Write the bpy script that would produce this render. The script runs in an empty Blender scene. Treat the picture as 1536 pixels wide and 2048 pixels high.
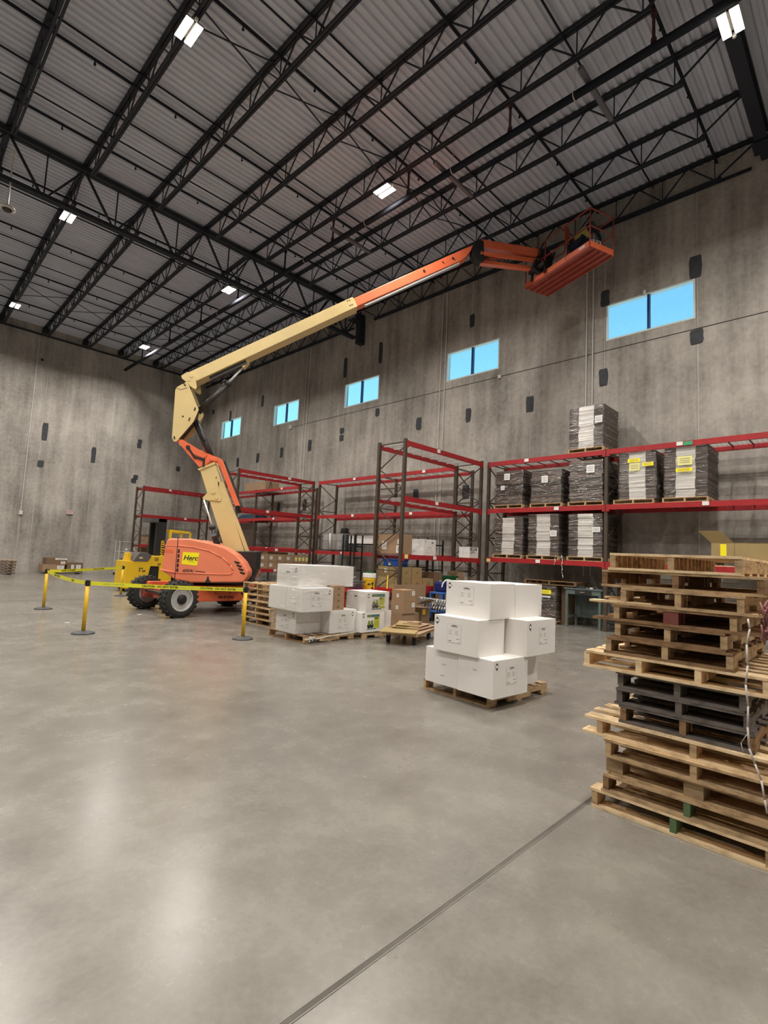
import bpy, bmesh, math, random
from mathutils import Vector, Matrix
random.seed(7)
PI = math.pi
sc = bpy.context.scene
C = sc.collection
R = math.radians

# ---------------------------------------------------------------- camera
F, YAW, PITCH, ROLL, CAMH = 1025.4, 0.793647, 0.0883716, 0.0474476, 1.66
_cy, _sy, _cp, _sp = math.cos(YAW), math.sin(YAW), math.cos(PITCH), math.sin(PITCH)
fwd = Vector((_sy*_cp, _cy*_cp, _sp)); rgt = Vector((_cy, -_sy, 0)); upv = rgt.cross(fwd)
_cr, _sr = math.cos(ROLL), math.sin(ROLL)
r2 = _cr*rgt + _sr*upv; u2 = -_sr*rgt + _cr*upv
cam = bpy.data.objects.new('camera', bpy.data.cameras.new('camera'))
C.objects.link(cam)
M = Matrix((r2, u2, -fwd)).transposed().to_4x4(); M.translation = Vector((0, 0, CAMH))
cam.matrix_world = M
cam.data.sensor_fit = 'HORIZONTAL'; cam.data.sensor_width = 36.0; cam.data.lens = 36.0*F/1536.0
cam.data.clip_start = 0.05; cam.data.clip_end = 200
sc.camera = cam

# ---------------------------------------------------------------- look, world, lamps
sc.view_settings.view_transform = 'Standard'; sc.view_settings.look = 'None'
sc.view_settings.gamma = 1.0; sc.view_settings.use_curve_mapping = False
sc.view_settings.exposure = 0.0
LAMP_W = 420.0         # watts of each ceiling fixture
LENS_E = 14.0
LIGHT_COL = (1.0, 0.945, 0.87)
sc.cycles.max_bounces = 8; sc.cycles.diffuse_bounces = 5
sc.cycles.sample_clamp_indirect = 6.0

w = bpy.data.worlds.new('sky'); sc.world = w; w.use_nodes = True
wn = w.node_tree.nodes; wl = w.node_tree.links
bg = wn['Background']
tc = wn.new('ShaderNodeTexCoord'); sx = wn.new('ShaderNodeSeparateXYZ'); mr = wn.new('ShaderNodeValToRGB')
wl.new(tc.outputs['Generated'], sx.inputs[0]); wl.new(sx.outputs['Z'], mr.inputs[0])
mr.color_ramp.elements[0].position = 0.0; mr.color_ramp.elements[0].color = (0.62, 0.95, 1.0, 1)
mr.color_ramp.elements[1].position = 0.62; mr.color_ramp.elements[1].color = (0.10, 0.42, 1.0, 1)
e = mr.color_ramp.elements.new(0.22); e.color = (0.33, 0.86, 1.0, 1)
e = mr.color_ramp.elements.new(0.42); e.color = (0.20, 0.58, 1.0, 1)
wl.new(mr.outputs[0], bg.inputs[0]); bg.inputs[1].default_value = 1.25

# ---------------------------------------------------------------- materials
def newmat(name):
    m = bpy.data.materials.new(name); m.use_nodes = True
    return m, m.node_tree.nodes, m.node_tree.links, m.node_tree.nodes['Principled BSDF']
def col(c): return (c[0], c[1], c[2], 1)
def srgb(r, g, b):
    f = lambda v: (v/255/12.92) if v/255 <= 0.04045 else ((v/255+0.055)/1.055)**2.4
    return (f(r), f(g), f(b))
def mat(name, c, rough=0.6, metal=0.0, var=0.0, scale=6.0, stretch=(1, 1, 1), bump=0.0, c2=None, spec=0.5, detail=4):
    m, n, l, p = newmat(name)
    p.inputs['Roughness'].default_value = rough; p.inputs['Metallic'].default_value = metal
    p.inputs['Specular IOR Level'].default_value = spec
    if var > 0 or c2 is not None:
        t = n.new('ShaderNodeTexCoord'); mp = n.new('ShaderNodeMapping'); mp.inputs['Scale'].default_value = stretch
        nz = n.new('ShaderNodeTexNoise'); nz.inputs['Scale'].default_value = scale; nz.inputs['Detail'].default_value = detail
        rp = n.new('ShaderNodeValToRGB'); rp.color_ramp.elements[0].position = 0.3; rp.color_ramp.elements[1].position = 0.7
        a = c2 if c2 is not None else tuple(x*(1-var) for x in c)
        rp.color_ramp.elements[0].color = col(a); rp.color_ramp.elements[1].color = col(c)
        l.new(t.outputs['Object'], mp.inputs[0]); l.new(mp.outputs[0], nz.inputs[0]); l.new(nz.outputs[0], rp.inputs[0]); l.new(rp.outputs[0], p.inputs['Base Color'])
        if bump > 0:
            b = n.new('ShaderNodeBump'); b.inputs['Strength'].default_value = bump; b.inputs['Distance'].default_value = 0.01
            l.new(nz.outputs[0], b.inputs['Height']); l.new(b.outputs[0], p.inputs['Normal'])
    else:
        p.inputs['Base Color'].default_value = col(c)
    return m
def wood(name, c, c2):
    m, n, l, p = newmat(name); p.inputs['Roughness'].default_value = 0.8; p.inputs['Specular IOR Level'].default_value = 0.2
    t = n.new('ShaderNodeTexCoord'); g = n.new('ShaderNodeNewGeometry')
    nz = n.new('ShaderNodeTexNoise'); nz.inputs['Scale'].default_value = 9; nz.inputs['Detail'].default_value = 6
    n2 = n.new('ShaderNodeTexNoise'); n2.inputs['Scale'].default_value = 60; n2.inputs['Detail'].default_value = 3
    mp = n.new('ShaderNodeMapping'); mp.inputs['Scale'].default_value = (1, 1, 3.0)
    ad = n.new('ShaderNodeMath'); ad.operation = 'ADD'
    m2 = n.new('ShaderNodeMath'); m2.operation = 'MULTIPLY'; m2.inputs[1].default_value = 0.35
    rp = n.new('ShaderNodeValToRGB'); rp.color_ramp.elements[0].position = 0.48; rp.color_ramp.elements[1].position = 0.86
    rp.color_ramp.elements[0].color = col(c2); rp.color_ramp.elements[1].color = col(c)
    rnd = n.new('ShaderNodeMath'); rnd.operation = 'MULTIPLY_ADD'; rnd.inputs[1].default_value = 0.25
    l.new(t.outputs['Object'], mp.inputs[0]); l.new(mp.outputs[0], nz.inputs[0]); l.new(mp.outputs[0], n2.inputs[0])
    l.new(n2.outputs[0], m2.inputs[0]); l.new(nz.outputs[0], ad.inputs[0]); l.new(m2.outputs[0], ad.inputs[1])
    l.new(g.outputs['Random Per Island'], rnd.inputs[0]); l.new(ad.outputs[0], rnd.inputs[2])
    l.new(rnd.outputs[0], rp.inputs[0]); l.new(rp.outputs[0], p.inputs['Base Color'])
    return m
def emis(name, c, s):
    m, n, l, p = newmat(name)
    p.inputs['Base Color'].default_value = (0.8, 0.8, 0.8, 1)
    p.inputs['Emission Color'].default_value = col(c); p.inputs['Emission Strength'].default_value = s
    return m
def film(name, tint, fac, rough=0.12, bs=14, bump=0.6, st=(1, 1, 3.5), dist=0.02):
    m, n, l, p = newmat(name); n.remove(p); o = n['Material Output']
    tr = n.new('ShaderNodeBsdfTransparent'); tr.inputs[0].default_value = col(tint)
    gl = n.new('ShaderNodeBsdfGlossy'); gl.inputs['Roughness'].default_value = rough; gl.inputs[0].default_value = (0.9, 0.9, 0.9, 1)
    mx = n.new('ShaderNodeMixShader')
    if bump > 0:
        t = n.new('ShaderNodeTexCoord'); mp = n.new('ShaderNodeMapping'); mp.inputs['Scale'].default_value = st
        nz = n.new('ShaderNodeTexNoise'); nz.inputs['Scale'].default_value = bs; nz.inputs['Detail'].default_value = 3
        b = n.new('ShaderNodeBump'); b.inputs['Strength'].default_value = bump; b.inputs['Distance'].default_value = dist
        l.new(t.outputs['Object'], mp.inputs[0]); l.new(mp.outputs[0], nz.inputs[0]); l.new(nz.outputs[0], b.inputs['Height']); l.new(b.outputs[0], gl.inputs['Normal'])
    mx.inputs[0].default_value = fac
    l.new(tr.outputs[0], mx.inputs[1]); l.new(gl.outputs[0], mx.inputs[2]); l.new(mx.outputs[0], o.inputs[0])
    return m

def concrete_floor():
    m, n, l, p = newmat('polished_concrete')
    t = n.new('ShaderNodeTexCoord')
    def noise(s, d, det_rough=0.6):
        z = n.new('ShaderNodeTexNoise'); z.inputs['Scale'].default_value = s; z.inputs['Detail'].default_value = d; z.inputs['Roughness'].default_value = det_rough
        l.new(t.outputs['Object'], z.inputs[0]); return z
    a = noise(0.35, 5); b = noise(2.2, 8, 0.7); c_ = noise(30, 4)
    def mul(x, k):
        q = n.new('ShaderNodeMath'); q.operation = 'MULTIPLY'; q.inputs[1].default_value = k; l.new(x, q.inputs[0]); return q.outputs[0]
    def add(x, y):
        q = n.new('ShaderNodeMath'); q.operation = 'ADD'; l.new(x, q.inputs[0]); l.new(y, q.inputs[1]); return q.outputs[0]
    s = add(add(mul(a.outputs[0], 0.42), mul(b.outputs[0], 0.42)), mul(c_.outputs[0], 0.16))
    rp = n.new('ShaderNodeValToRGB'); rp.color_ramp.elements[0].position = 0.32; rp.color_ramp.elements[1].position = 0.68
    rp.color_ramp.elements[0].color = col((0.122, 0.112, 0.096)); rp.color_ramp.elements[1].color = col((0.262, 0.244, 0.213))
    l.new(s, rp.inputs[0])
    # fine dark specks
    vo = noise(17, 2, 0.5)
    sr = n.new('ShaderNodeValToRGB'); sr.color_ramp.elements[0].position = 0.20; sr.color_ramp.elements[1].position = 0.25
    sr.color_ramp.elements[0].color = (0.68, 0.68, 0.68, 1); sr.color_ramp.elements[1].color = (1, 1, 1, 1)
    l.new(vo.outputs[0], sr.inputs[0])
    mx = n.new('ShaderNodeMixRGB'); mx.blend_type = 'MULTIPLY'; mx.inputs[0].default_value = 1
    l.new(rp.outputs[0], mx.inputs[1]); l.new(sr.outputs[0], mx.inputs[2]); l.new(mx.outputs[0], p.inputs['Base Color'])
    rr = n.new('ShaderNodeMapRange'); rr.inputs['To Min'].default_value = 0.15; rr.inputs['To Max'].default_value = 0.37
    l.new(b.outputs[0], rr.inputs[0]); l.new(rr.outputs[0], p.inputs['Roughness'])
    p.inputs['Specular IOR Level'].default_value = 0.5
    bp = n.new('ShaderNodeBump'); bp.inputs['Strength'].default_value = 0.05; bp.inputs['Distance'].default_value = 0.02
    l.new(b.outputs[0], bp.inputs['Height']); l.new(bp.outputs[0], p.inputs['Normal'])
    return m
def concrete_wall():
    m, n, l, p = newmat('tilt_up_concrete')
    t = n.new('ShaderNodeTexCoord')
    def noise(s, d, st, ro=0.6):
        mp = n.new('ShaderNodeMapping'); mp.inputs['Scale'].default_value = st
        z = n.new('ShaderNodeTexNoise'); z.inputs['Scale'].default_value = s; z.inputs['Detail'].default_value = d; z.inputs['Roughness'].default_value = ro
        l.new(t.outputs['Object'], mp.inputs[0]); l.new(mp.outputs[0], z.inputs[0]); return z.outputs[0]
    a = noise(0.45, 6, (1, 1, 1)); b = noise(2.4, 6, (1, 1, 0.09)); c_ = noise(7, 6, (1, 1, 1), 0.7)
    def mul(x, k):
        q = n.new('ShaderNodeMath'); q.operation = 'MULTIPLY'; q.inputs[1].default_value = k; l.new(x, q.inputs[0]); return q.outputs[0]
    def add(x, y):
        q = n.new('ShaderNodeMath'); q.operation = 'ADD'; l.new(x, q.inputs[0]); l.new(y, q.inputs[1]); return q.outputs[0]
    s = add(add(mul(a, 0.42), mul(b, 0.36)), mul(c_, 0.22))
    rp = n.new('ShaderNodeValToRGB'); rp.color_ramp.elements[0].position = 0.36; rp.color_ramp.elements[1].position = 0.66
    rp.color_ramp.elements[0].color = col((0.17, 0.155, 0.138)); rp.color_ramp.elements[1].color = col((0.56, 0.52, 0.465))
    l.new(s, rp.inputs[0]); l.new(rp.outputs[0], p.inputs['Base Color'])
    p.inputs['Roughness'].default_value = 0.75; p.inputs['Specular IOR Level'].default_value = 0.3
    bp = n.new('ShaderNodeBump'); bp.inputs['Strength'].default_value = 0.15; bp.inputs['Distance'].default_value = 0.02
    l.new(c_, bp.inputs['Height']); l.new(bp.outputs[0], p.inputs['Normal'])
    return m

M_floor = concrete_floor(); M_wall = concrete_wall()
M_joint = mat('floor_joint', (0.10, 0.09, 0.075), 0.8, var=0.3, scale=8)
M_jedge = mat('joint_edge', (0.17, 0.155, 0.13), 0.5)
M_seam = mat('panel_seam_light', (0.56, 0.53, 0.48), 0.8, var=0.35, scale=1.5)
M_seamd = mat('panel_seam_dark', (0.05, 0.042, 0.04), 0.9)
M_patch = mat('grey_mastic', (0.045, 0.05, 0.058), 0.7, var=0.3, scale=9)
M_deck = mat('galvanised_deck', (0.60, 0.63, 0.72), 0.5, var=0.12, scale=1.2, stretch=(1, 4, 1))
M_steel = mat('dark_painted_steel', (0.014, 0.017, 0.027), 0.65, var=0.25, scale=4)
M_pipe = mat('dark_pipe', (0.018, 0.02, 0.028), 0.8, spec=0.15)
M_redpipe = mat('red_oxide_fitting', (0.07, 0.018, 0.015), 0.6)
M_conduit = mat('galvanised_conduit', (0.60, 0.585, 0.56), 0.45)
M_red = mat('red_beam', (0.42, 0.022, 0.026), 0.42, var=0.2, scale=5)
M_upr = mat('brown_upright', (0.075, 0.053, 0.036), 0.55, var=0.25, scale=5)
M_wire = mat('zinc_wire', (0.55, 0.54, 0.52), 0.45, metal=0.3)
M_white = mat('white_carton_board', (0.80, 0.775, 0.74), 0.7, var=0.04, scale=5)
M_ink = mat('black_ink', (0.02, 0.02, 0.022), 0.7)
M_grey_ink = mat('grey_ink', (0.22, 0.22, 0.22), 0.8)
M_paper = mat('white_paper', (0.8, 0.79, 0.77), 0.6)
M_card = mat('cardboard', (0.36, 0.235, 0.138), 0.85, var=0.12, scale=4)
M_card2 = mat('tan_cardboard', (0.37, 0.265, 0.115), 0.85, var=0.12, scale=4)
M_card3 = mat('dark_cardboard', (0.20, 0.125, 0.07), 0.85, var=0.15, scale=4)
def sheets_mat(name, c, c2):
    m, n, l, p = newmat(name); p.inputs['Roughness'].default_value = 0.75
    g = n.new('ShaderNodeNewGeometry'); rp = n.new('ShaderNodeValToRGB'); rp.color_ramp.elements[0].color = col(c2); rp.color_ramp.elements[1].color = col(c)
    l.new(g.outputs['Random Per Island'], rp.inputs[0]); l.new(rp.outputs[0], p.inputs['Base Color']); return m
M_carded = sheets_mat('corrugated_brown_edges', (0.15, 0.112, 0.09), (0.022, 0.017, 0.015)); M_whited = sheets_mat('stacked_white_edges', (0.88, 0.85, 0.80), (0.52, 0.49, 0.45))
M_film = film('stretch_film', (0.99, 0.99, 0.99), 0.09, 0.12, 6, 0.8, (1.2, 1.2, 4), 0.03)
M_glint = mat('film_glint', (0.85, 0.84, 0.82), 0.2)  # whitish bunched film whose pale colour stands in for glints
M_filmw = film('stretch_film_on_white', (0.98, 0.98, 0.98), 0.14, 0.18, 6.0, 0.8, (1, 1, 3.0), 0.03)
M_glass = film('window_glass', (1, 1, 1), 0.04, 0.02, bump=0)
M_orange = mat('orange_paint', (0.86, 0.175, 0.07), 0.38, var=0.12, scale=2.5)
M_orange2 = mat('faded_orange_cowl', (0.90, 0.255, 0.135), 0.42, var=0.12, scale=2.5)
M_oranged = mat('shaded_orange', (0.40, 0.075, 0.048), 0.55, var=0.25, scale=4)  # darker copy of the orange, the high platform's shade put into the colour
M_cream = mat('cream_paint', (0.73, 0.56, 0.255), 0.42, var=0.10, scale=2.2)
M_black = mat('black_paint', (0.012, 0.012, 0.013), 0.5)
M_rubber = mat('tyre_rubber', (0.028, 0.027, 0.025), 0.85, var=0.35, scale=7)
M_rim = mat('grey_rim', (0.44, 0.43, 0.42), 0.45, var=0.1, scale=6)
M_chrome = mat('chrome_rod', (0.85, 0.86, 0.84), 0.25, metal=0.35)
M_dmetal = mat('dark_cylinder', (0.035, 0.03, 0.027), 0.45, var=0.3, scale=6)
M_yellow = mat('yellow_paint', (0.80, 0.50, 0.015), 0.42, var=0.08, scale=4)
M_tape = mat('yellow_belt', (0.82, 0.80, 0.03), 0.5)
M_sticker = mat('yellow_sticker', (1.0, 0.86, 0.015), 0.4)
M_limep = mat('yellow_paper', (0.85, 0.80, 0.30), 0.6)
M_basegrey = mat('stanchion_base', (0.05, 0.05, 0.052), 0.6)
M_blue = mat('blue_plastic', (0.012, 0.09, 0.38), 0.4)
M_dblue = mat('dark_blue_plastic', (0.01, 0.02, 0.12), 0.45)
M_green = mat('green_plastic', (0.008, 0.09, 0.03), 0.45)
M_teal = mat('teal_print', (0.05, 0.16, 0.17), 0.6)
M_lime = mat('lime_print', (0.52, 0.52, 0.06), 0.6)
M_redp = mat('red_plastic', (0.42, 0.02, 0.02), 0.45)
M_tgreen = mat('grey_green_paint', (0.115, 0.15, 0.14), 0.55, var=0.2, scale=6)
M_shelf = mat('black_green_steel', (0.01, 0.014, 0.012), 0.5)
M_clear = film('clear_plastic', (0.8, 0.82, 0.85), 0.22, 0.15, 10, 0.8)
M_navy = mat('navy_cloth', (0.012, 0.02, 0.045), 0.9)
M_hivis = mat('hi_vis_yellow', (0.50, 0.45, 0.12), 0.8)
M_skin = mat('skin', (0.32, 0.17, 0.11), 0.6)
M_frame = mat('window_frame', (0.68, 0.78, 0.76), 0.4)
M_mull = mat('window_mullion', (0.015, 0.05, 0.16), 0.4)
M_alu = mat('aluminium', (0.55, 0.55, 0.56), 0.35, metal=0.8)
M_lamp_body = mat('fixture_housing', (0.35, 0.33, 0.30), 0.4, metal=0.4)
M_lens = emis('led_lens', (1.0, 0.92, 0.80), LENS_E)
M_offwhite = mat('offwhite_plastic', (0.62, 0.60, 0.56), 0.5)
M_pinkwrap = mat('pink_wrap', (0.26, 0.10, 0.10), 0.4)
W_light = wood('new_pine', (0.90, 0.69, 0.43), (0.42, 0.27, 0.13))
W_mid = wood('used_pine', (0.56, 0.39, 0.22), (0.13, 0.08, 0.045))
W_brown = wood('brown_pallet_wood', (0.30, 0.18, 0.095), (0.05, 0.028, 0.016))
W_dark = wood('weathered_dark_wood', (0.17, 0.145, 0.13), (0.022, 0.018, 0.018))
W_green = mat('green_painted_stringer', (0.14, 0.22, 0.10), 0.8, var=0.3, scale=14)
W_redst = mat('red_painted_stringer', (0.25, 0.07, 0.06), 0.8, var=0.3, scale=10)
W_ply = wood('plywood_block', (0.36, 0.25, 0.14), (0.16, 0.10, 0.055))

# ---------------------------------------------------------------- helpers
class MB:
    def __init__(s): s.v = []; s.f = []; s.m = []
    def add(s, vs, fs, m=0, T=None):
        o = len(s.v)
        for v in vs:
            v = Vector(v); s.v.append(tuple(T @ v) if T is not None else tuple(v))
        for f in fs: s.f.append([o+i for i in f]); s.m.append(m)
        return s
    def box(s, x0, x1, y0, y1, z0, z1, m=0, T=None):
        return s.add([(x0,y0,z0),(x1,y0,z0),(x1,y1,z0),(x0,y1,z0),(x0,y0,z1),(x1,y0,z1),(x1,y1,z1),(x0,y1,z1)],
                     [(0,3,2,1),(4,5,6,7),(0,1,5,4),(1,2,6,5),(2,3,7,6),(3,0,4,7)], m, T)
    def bar(s, p, q, wd, h, m=0, up=(0, 0, 1)):
        p = Vector(p); q = Vector(q); d = (q-p); L = d.length; d.normalize(); up = Vector(up)
        sd = d.cross(up)
        if sd.length < 1e-4: sd = d.cross(Vector((1, 0, 0)))
        sd.normalize(); u = sd.cross(d).normalized()
        T = Matrix((d, sd, u)).transposed().to_4x4(); T.translation = p
        return s.box(0, L, -wd/2, wd/2, -h/2, h/2, m, T)
    def cyl(s, p, q, r, n=12, m=0, r2=None):
        p = Vector(p); q = Vector(q); d = (q-p).normalized(); r2 = r if r2 is None else r2
        a = d.cross(Vector((0, 0, 1)))
        if a.length < 1e-3: a = Vector((1, 0, 0))
        a.normalize(); b = d.cross(a).normalized()
        vs = []; 
        for i in range(n):
            t = 2*PI*i/n; o = math.cos(t)*a + math.sin(t)*b
            vs.append(p+o*r); vs.append(q+o*r2)
        fs = [(2*i, 2*((i+1) % n), 2*((i+1) % n)+1, 2*i+1) for i in range(n)]
        fs.append([2*i for i in range(n)][::-1]); fs.append([2*i+1 for i in range(n)])
        return s.add(vs, fs, m)
    def lathe(s, c, axis, prof, n=24, m=0, cap=True):   # prof: (dist along axis, radius)
        c = Vector(c); d = Vector(axis).normalized(); a = d.cross(Vector((0, 0, 1)))
        if a.length < 1e-3: a = Vector((1, 0, 0))
        a.normalize(); b = d.cross(a).normalized(); vs = []; k = len(prof)
        for i in range(n):
            t = 2*PI*i/n; o = math.cos(t)*a + math.sin(t)*b
            for (z, r) in prof: vs.append(c + d*z + o*r)
        fs = [(i*k+j, ((i+1) % n)*k+j, ((i+1) % n)*k+j+1, i*k+j+1) for i in range(n) for j in range(k-1)]
        if cap: fs.append([i*k for i in range(n)][::-1]); fs.append([i*k+k-1 for i in range(n)])
        return s.add(vs, fs, m)
    def prism(s, pts, o, u, v, n, t0, t1, m=0):   # outline pts in (u,v) from o, thick along n
        o = Vector(o); u = Vector(u); v = Vector(v); n = Vector(n); k = len(pts)
        vs = [o+u*a+v*b+n*t0 for a, b in pts] + [o+u*a+v*b+n*t1 for a, b in pts]
        fs = [list(range(k)), list(range(2*k-1, k-1, -1))] + [(i, i+k, (i+1) % k + k, (i+1) % k) for i in range(k)]
        return s.add(vs, fs, m)
    def build(s, name, mats, parent=None, smooth=False, bevel=0, kind=None, label=None, loc=None):
        me = bpy.data.meshes.new(name); me.from_pydata(s.v, [], s.f)
        if not isinstance(mats, (list, tuple)): mats = [mats]
        for m in mats: me.materials.append(m)
        for p, i in zip(me.polygons, s.m): p.material_index = i; p.use_smooth = smooth
        b = bmesh.new(); b.from_mesh(me); bmesh.ops.recalc_face_normals(b, faces=b.faces); b.to_mesh(me); b.free()
        o = bpy.data.objects.new(name, me); C.objects.link(o)
        if parent is not None: o.parent = parent
        if loc is not None: o.location = loc
        if bevel:
            md = o.modifiers.new('bevel', 'BEVEL'); md.width = bevel; md.segments = 2; md.limit_method = 'ANGLE'
        if kind: o['kind'] = kind
        if label: o['label'] = label
        return o
def tag(o, label, cat, group=None, kind=None):
    o['label'] = label; o['category'] = cat
    if group: o['group'] = group
    if kind: o['kind'] = kind
    return o
def thing(name, label, cat, loc=(0, 0, 0), rz=0.0, group=None):
    o = bpy.data.objects.new(name, None); C.objects.link(o); o.empty_display_size = 0.1
    o.location = loc; o.rotation_euler = (0, 0, rz)
    return tag(o, label, cat, group)
def dup(root, loc, rz=0.0, label=None, group=None, name=None):
    r = root.copy(); C.objects.link(r); r.location = loc; r.rotation_euler = (0, 0, rz)
    if label: r['label'] = label
    if group: r['group'] = group
    for ch in root.children:
        c = ch.copy(); C.objects.link(c); c.parent = r
        for g in ch.children:
            d = g.copy(); C.objects.link(d); d.parent = c
    return r
def lettering(text, size, material, parent, T, name='lettering', extr=0.0008, shear=0.0, sx=1.0, bold=0.0):
    cu = bpy.data.curves.new('txt', 'FONT'); cu.body = text; cu.size = size; cu.extrude = extr; cu.shear = shear
    cu.align_x = 'CENTER'; cu.align_y = 'CENTER'; cu.offset = bold; cu.resolution_u = 3
    ob = bpy.data.objects.new('txt', cu); C.objects.link(ob)
    dg = bpy.context.evaluated_depsgraph_get(); me = bpy.data.meshes.new_from_object(ob.evaluated_get(dg))
    bpy.data.objects.remove(ob); bpy.data.curves.remove(cu)
    me.transform(T @ Matrix.Diagonal((sx, 1, 1, 1))); me.materials.clear(); me.materials.append(material); me.name = name
    o = bpy.data.objects.new(name, me); C.objects.link(o); o.parent = parent
    return o
def frameT(o, u, v):     # matrix whose x runs along u, y along v, at o
    u = Vector(u).normalized(); v = Vector(v).normalized(); n = u.cross(v)
    T = Matrix((u, v, n)).transposed().to_4x4(); T.translation = Vector(o); return T
def rotz(a): return Matrix.Rotation(a, 4, 'Z')

# ---------------------------------------------------------------- the room
WX, BY = 15.4, 32.3            # windowed wall, back wall
LX, NY = -15.0, -11.0
def ztop(y): return 12.915 + 0.0079*y
floor = MB(); floor.box(LX, WX, NY, BY, -0.2, 0)
fo = floor.build('floor', M_floor, kind='structure')
j = MB()
def joint(p, q, wd=0.016):
    p = Vector(p); q = Vector(q)
    j.bar(p, q, wd, 0.004, 0); dn = (q-p).normalized().cross(Vector((0, 0, 1)))
    for s_ in (-1, 1): j.bar(p+dn*s_*(wd/2+0.004), q+dn*s_*(wd/2+0.004), 0.006, 0.005, 1)
joint((LX, 1.57, 0), (WX, 1.57, 0), 0.02)
joint((LX, 17.1, 0), (WX, 17.1, 0)); joint((0.6-2, NY, 0), (0.6-2, BY, 0))
j.build('trim_1', [M_joint, M_jedge], kind='structure')

WIN = [(3.56, 5.96), (9.73, 12.08), (15.82, 18.12), (21.74, 24.06), (27.57, 29.93)]
WZ0, WZ1 = 8.58, 9.72
HW = 13.6
wr = MB(); TH = 0.22
wr.box(WX, WX+TH, NY, BY+TH, 0, WZ0); wr.box(WX, WX+TH, NY, BY+TH, WZ1, HW)
ys = [NY] + [a for p in WIN for a in p] + [BY+TH]
for i in range(0, len(ys), 2): wr.box(WX, WX+TH, ys[i], ys[i+1], WZ0, WZ1)
seams = [3.53, 6.03, 8.48, 10.98, 13.4, 15.82, 18.17, 20.63, 23.07, 25.44, 27.64, 30.1, 1.1]
for i, y in enumerate(seams):
    w_ = 0.012 if i % 2 else 0.02
    for (a, b) in ((0.02, WZ0-0.02), (WZ1+0.02, 12.9)):
        inwin = any(p-0.02 < y < q+0.02 for p, q in WIN)
        wr.box(WX-0.003, WX+0.01, y-0.035, y-0.008, a, b, 1); wr.box(WX-0.004, WX+0.01, y-0.008, y-0.002, a, b, 2)
    if not inwin: wr.box(WX-0.003, WX+0.01, y-0.035, y-0.008, WZ0-0.02, WZ1+0.02, 1); wr.box(WX-0.004, WX+0.01, y-0.008, y-0.002, WZ0-0.02, WZ1+0.02, 2)
# horizontal reveal below the windows
wr.box(WX-0.004, WX+0.01, NY, 22.2, 8.26, 8.285, 2)
o_wr = wr.build('wall_right', [M_wall, M_seam, M_seamd], kind='structure')
wb = MB(); wb.box(LX, WX+TH, BY, BY+TH, 0, HW)
for x in (-1.0, 1.5, 4.0, 5.78, 6.35, 8.95, 11.45, 13.95):
    wb.box(x-0.02, x+0.01, BY-0.003, BY+0.01, 0.02, 12.4, 1); wb.box(x+0.01, x+0.017, BY-0.004, BY+0.01, 0.02, 12.4, 2)
o_wb = wb.build('wall_back', [M_wall, M_seam, M_seamd], kind='structure')
MB().box(LX-TH, LX, NY, BY, 0, HW).build('wall_left', M_wall, kind='structure')
MB().box(LX, WX, NY-TH, NY, 0, HW).build('wall_front', M_wall, kind='structure')
# fixing plates smeared with grey mastic over the embeds
def plate(wall, axis, a, z, wd, h, rough=0.012):
    b = MB(); n = 14; pts = []
    for i in range(n):
        t = 2*PI*i/n; cx = max(-1, min(1, 1.35*math.cos(t))); cz = max(-1, min(1, 1.35*math.sin(t)))
        pts.append((cx*wd/2+random.uniform(-rough, rough), cz*h/2+random.uniform(-rough, rough)))
    if axis == 'x': b.prism(pts, (WX, a, z), (0, 1, 0), (0, 0, 1), (1, 0, 0), -0.025, 0.01)
    else: b.prism(pts, (a, BY, z), (1, 0, 0), (0, 0, 1), (0, 1, 0), -0.025, 0.01)
    return b.build('fixing_plate', M_patch, wall)
for (y, z, wd, h) in [(3.55, 10.05, .30, .62), (3.53, 8.05, .32, .40), (6.03, 7.45, .26, .52), (6.0, 9.95, .26, .5), (8.48, 7.05, .26, .52), (10.95, 10.72, .2, .5),
        (10.98, 7.08, .22, .5), (13.4, 7.12, .26, .5), (15.82, 10.7, .2, .95), (18.17, 10.55, .22, .95), (15.84, 8.0, .22, .34), (18.17, 7.5, .26, .28), (18.17, 7.16, .26, .28), (20.6, 7.1, .26, .56),
        (23.05, 7.0, .26, .54), (25.4, 6.95, .26, .54), (27.6, 6.9, .26, .54), (25.3, 10.25, .2, .66), (28.9, 9.95, .2, .66), (31.3, 8.1, .3, .3), (23.0, 4.0, .26, .56),
        (20.7, 4.1, .26, .56), (13.4, 4.2, .26, .5), (10.98, 4.2, .3, .5), (31.2, 10.6, .3, .3)]:
    plate(o_wr, 'x', y, z, wd, h)
for (x, z, wd, h) in [(6.47, 7.56, .26, .95), (6.43, 5.8, .28, .34), (8.93, 6.72, .24, .88), (11.38, 7.98, .24, .24), (11.36, 7.72, .24, .26), (11.32, 5.78, .26, .26), (11.22, 5.55, .28, .26), (13.85, 6.68, .24, .3)]:
    plate(o_wb, 'y', x, z, wd, h)

for i, (a, b) in enumerate(WIN):
    f = MB(); X0, X1 = WX-0.005, WX+0.12; t = 0.045
    f.box(X0, X1, a, b, WZ0, WZ0+t); f.box(X0, X1, a, b, WZ1-t, WZ1); f.box(X0, X1, a, a+t, WZ0+t, WZ1-t); f.box(X0, X1, b-t, b, WZ0+t, WZ1-t)
    fr = f.build('window_%d' % (i+1), M_frame, kind='structure')
    mid = (a+b)/2
    MB().box(X0+0.01, X1-0.01, mid-0.035, mid+0.035, WZ0+t, WZ1-t).build('mullion', M_mull, fr)
    for (p, q) in ((a+t, mid-0.035), (mid+0.035, b-t)):
        MB().box(WX+0.075, WX+0.085, p, q, WZ0+t, WZ1-t).build('pane', M_glass, fr)

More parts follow.
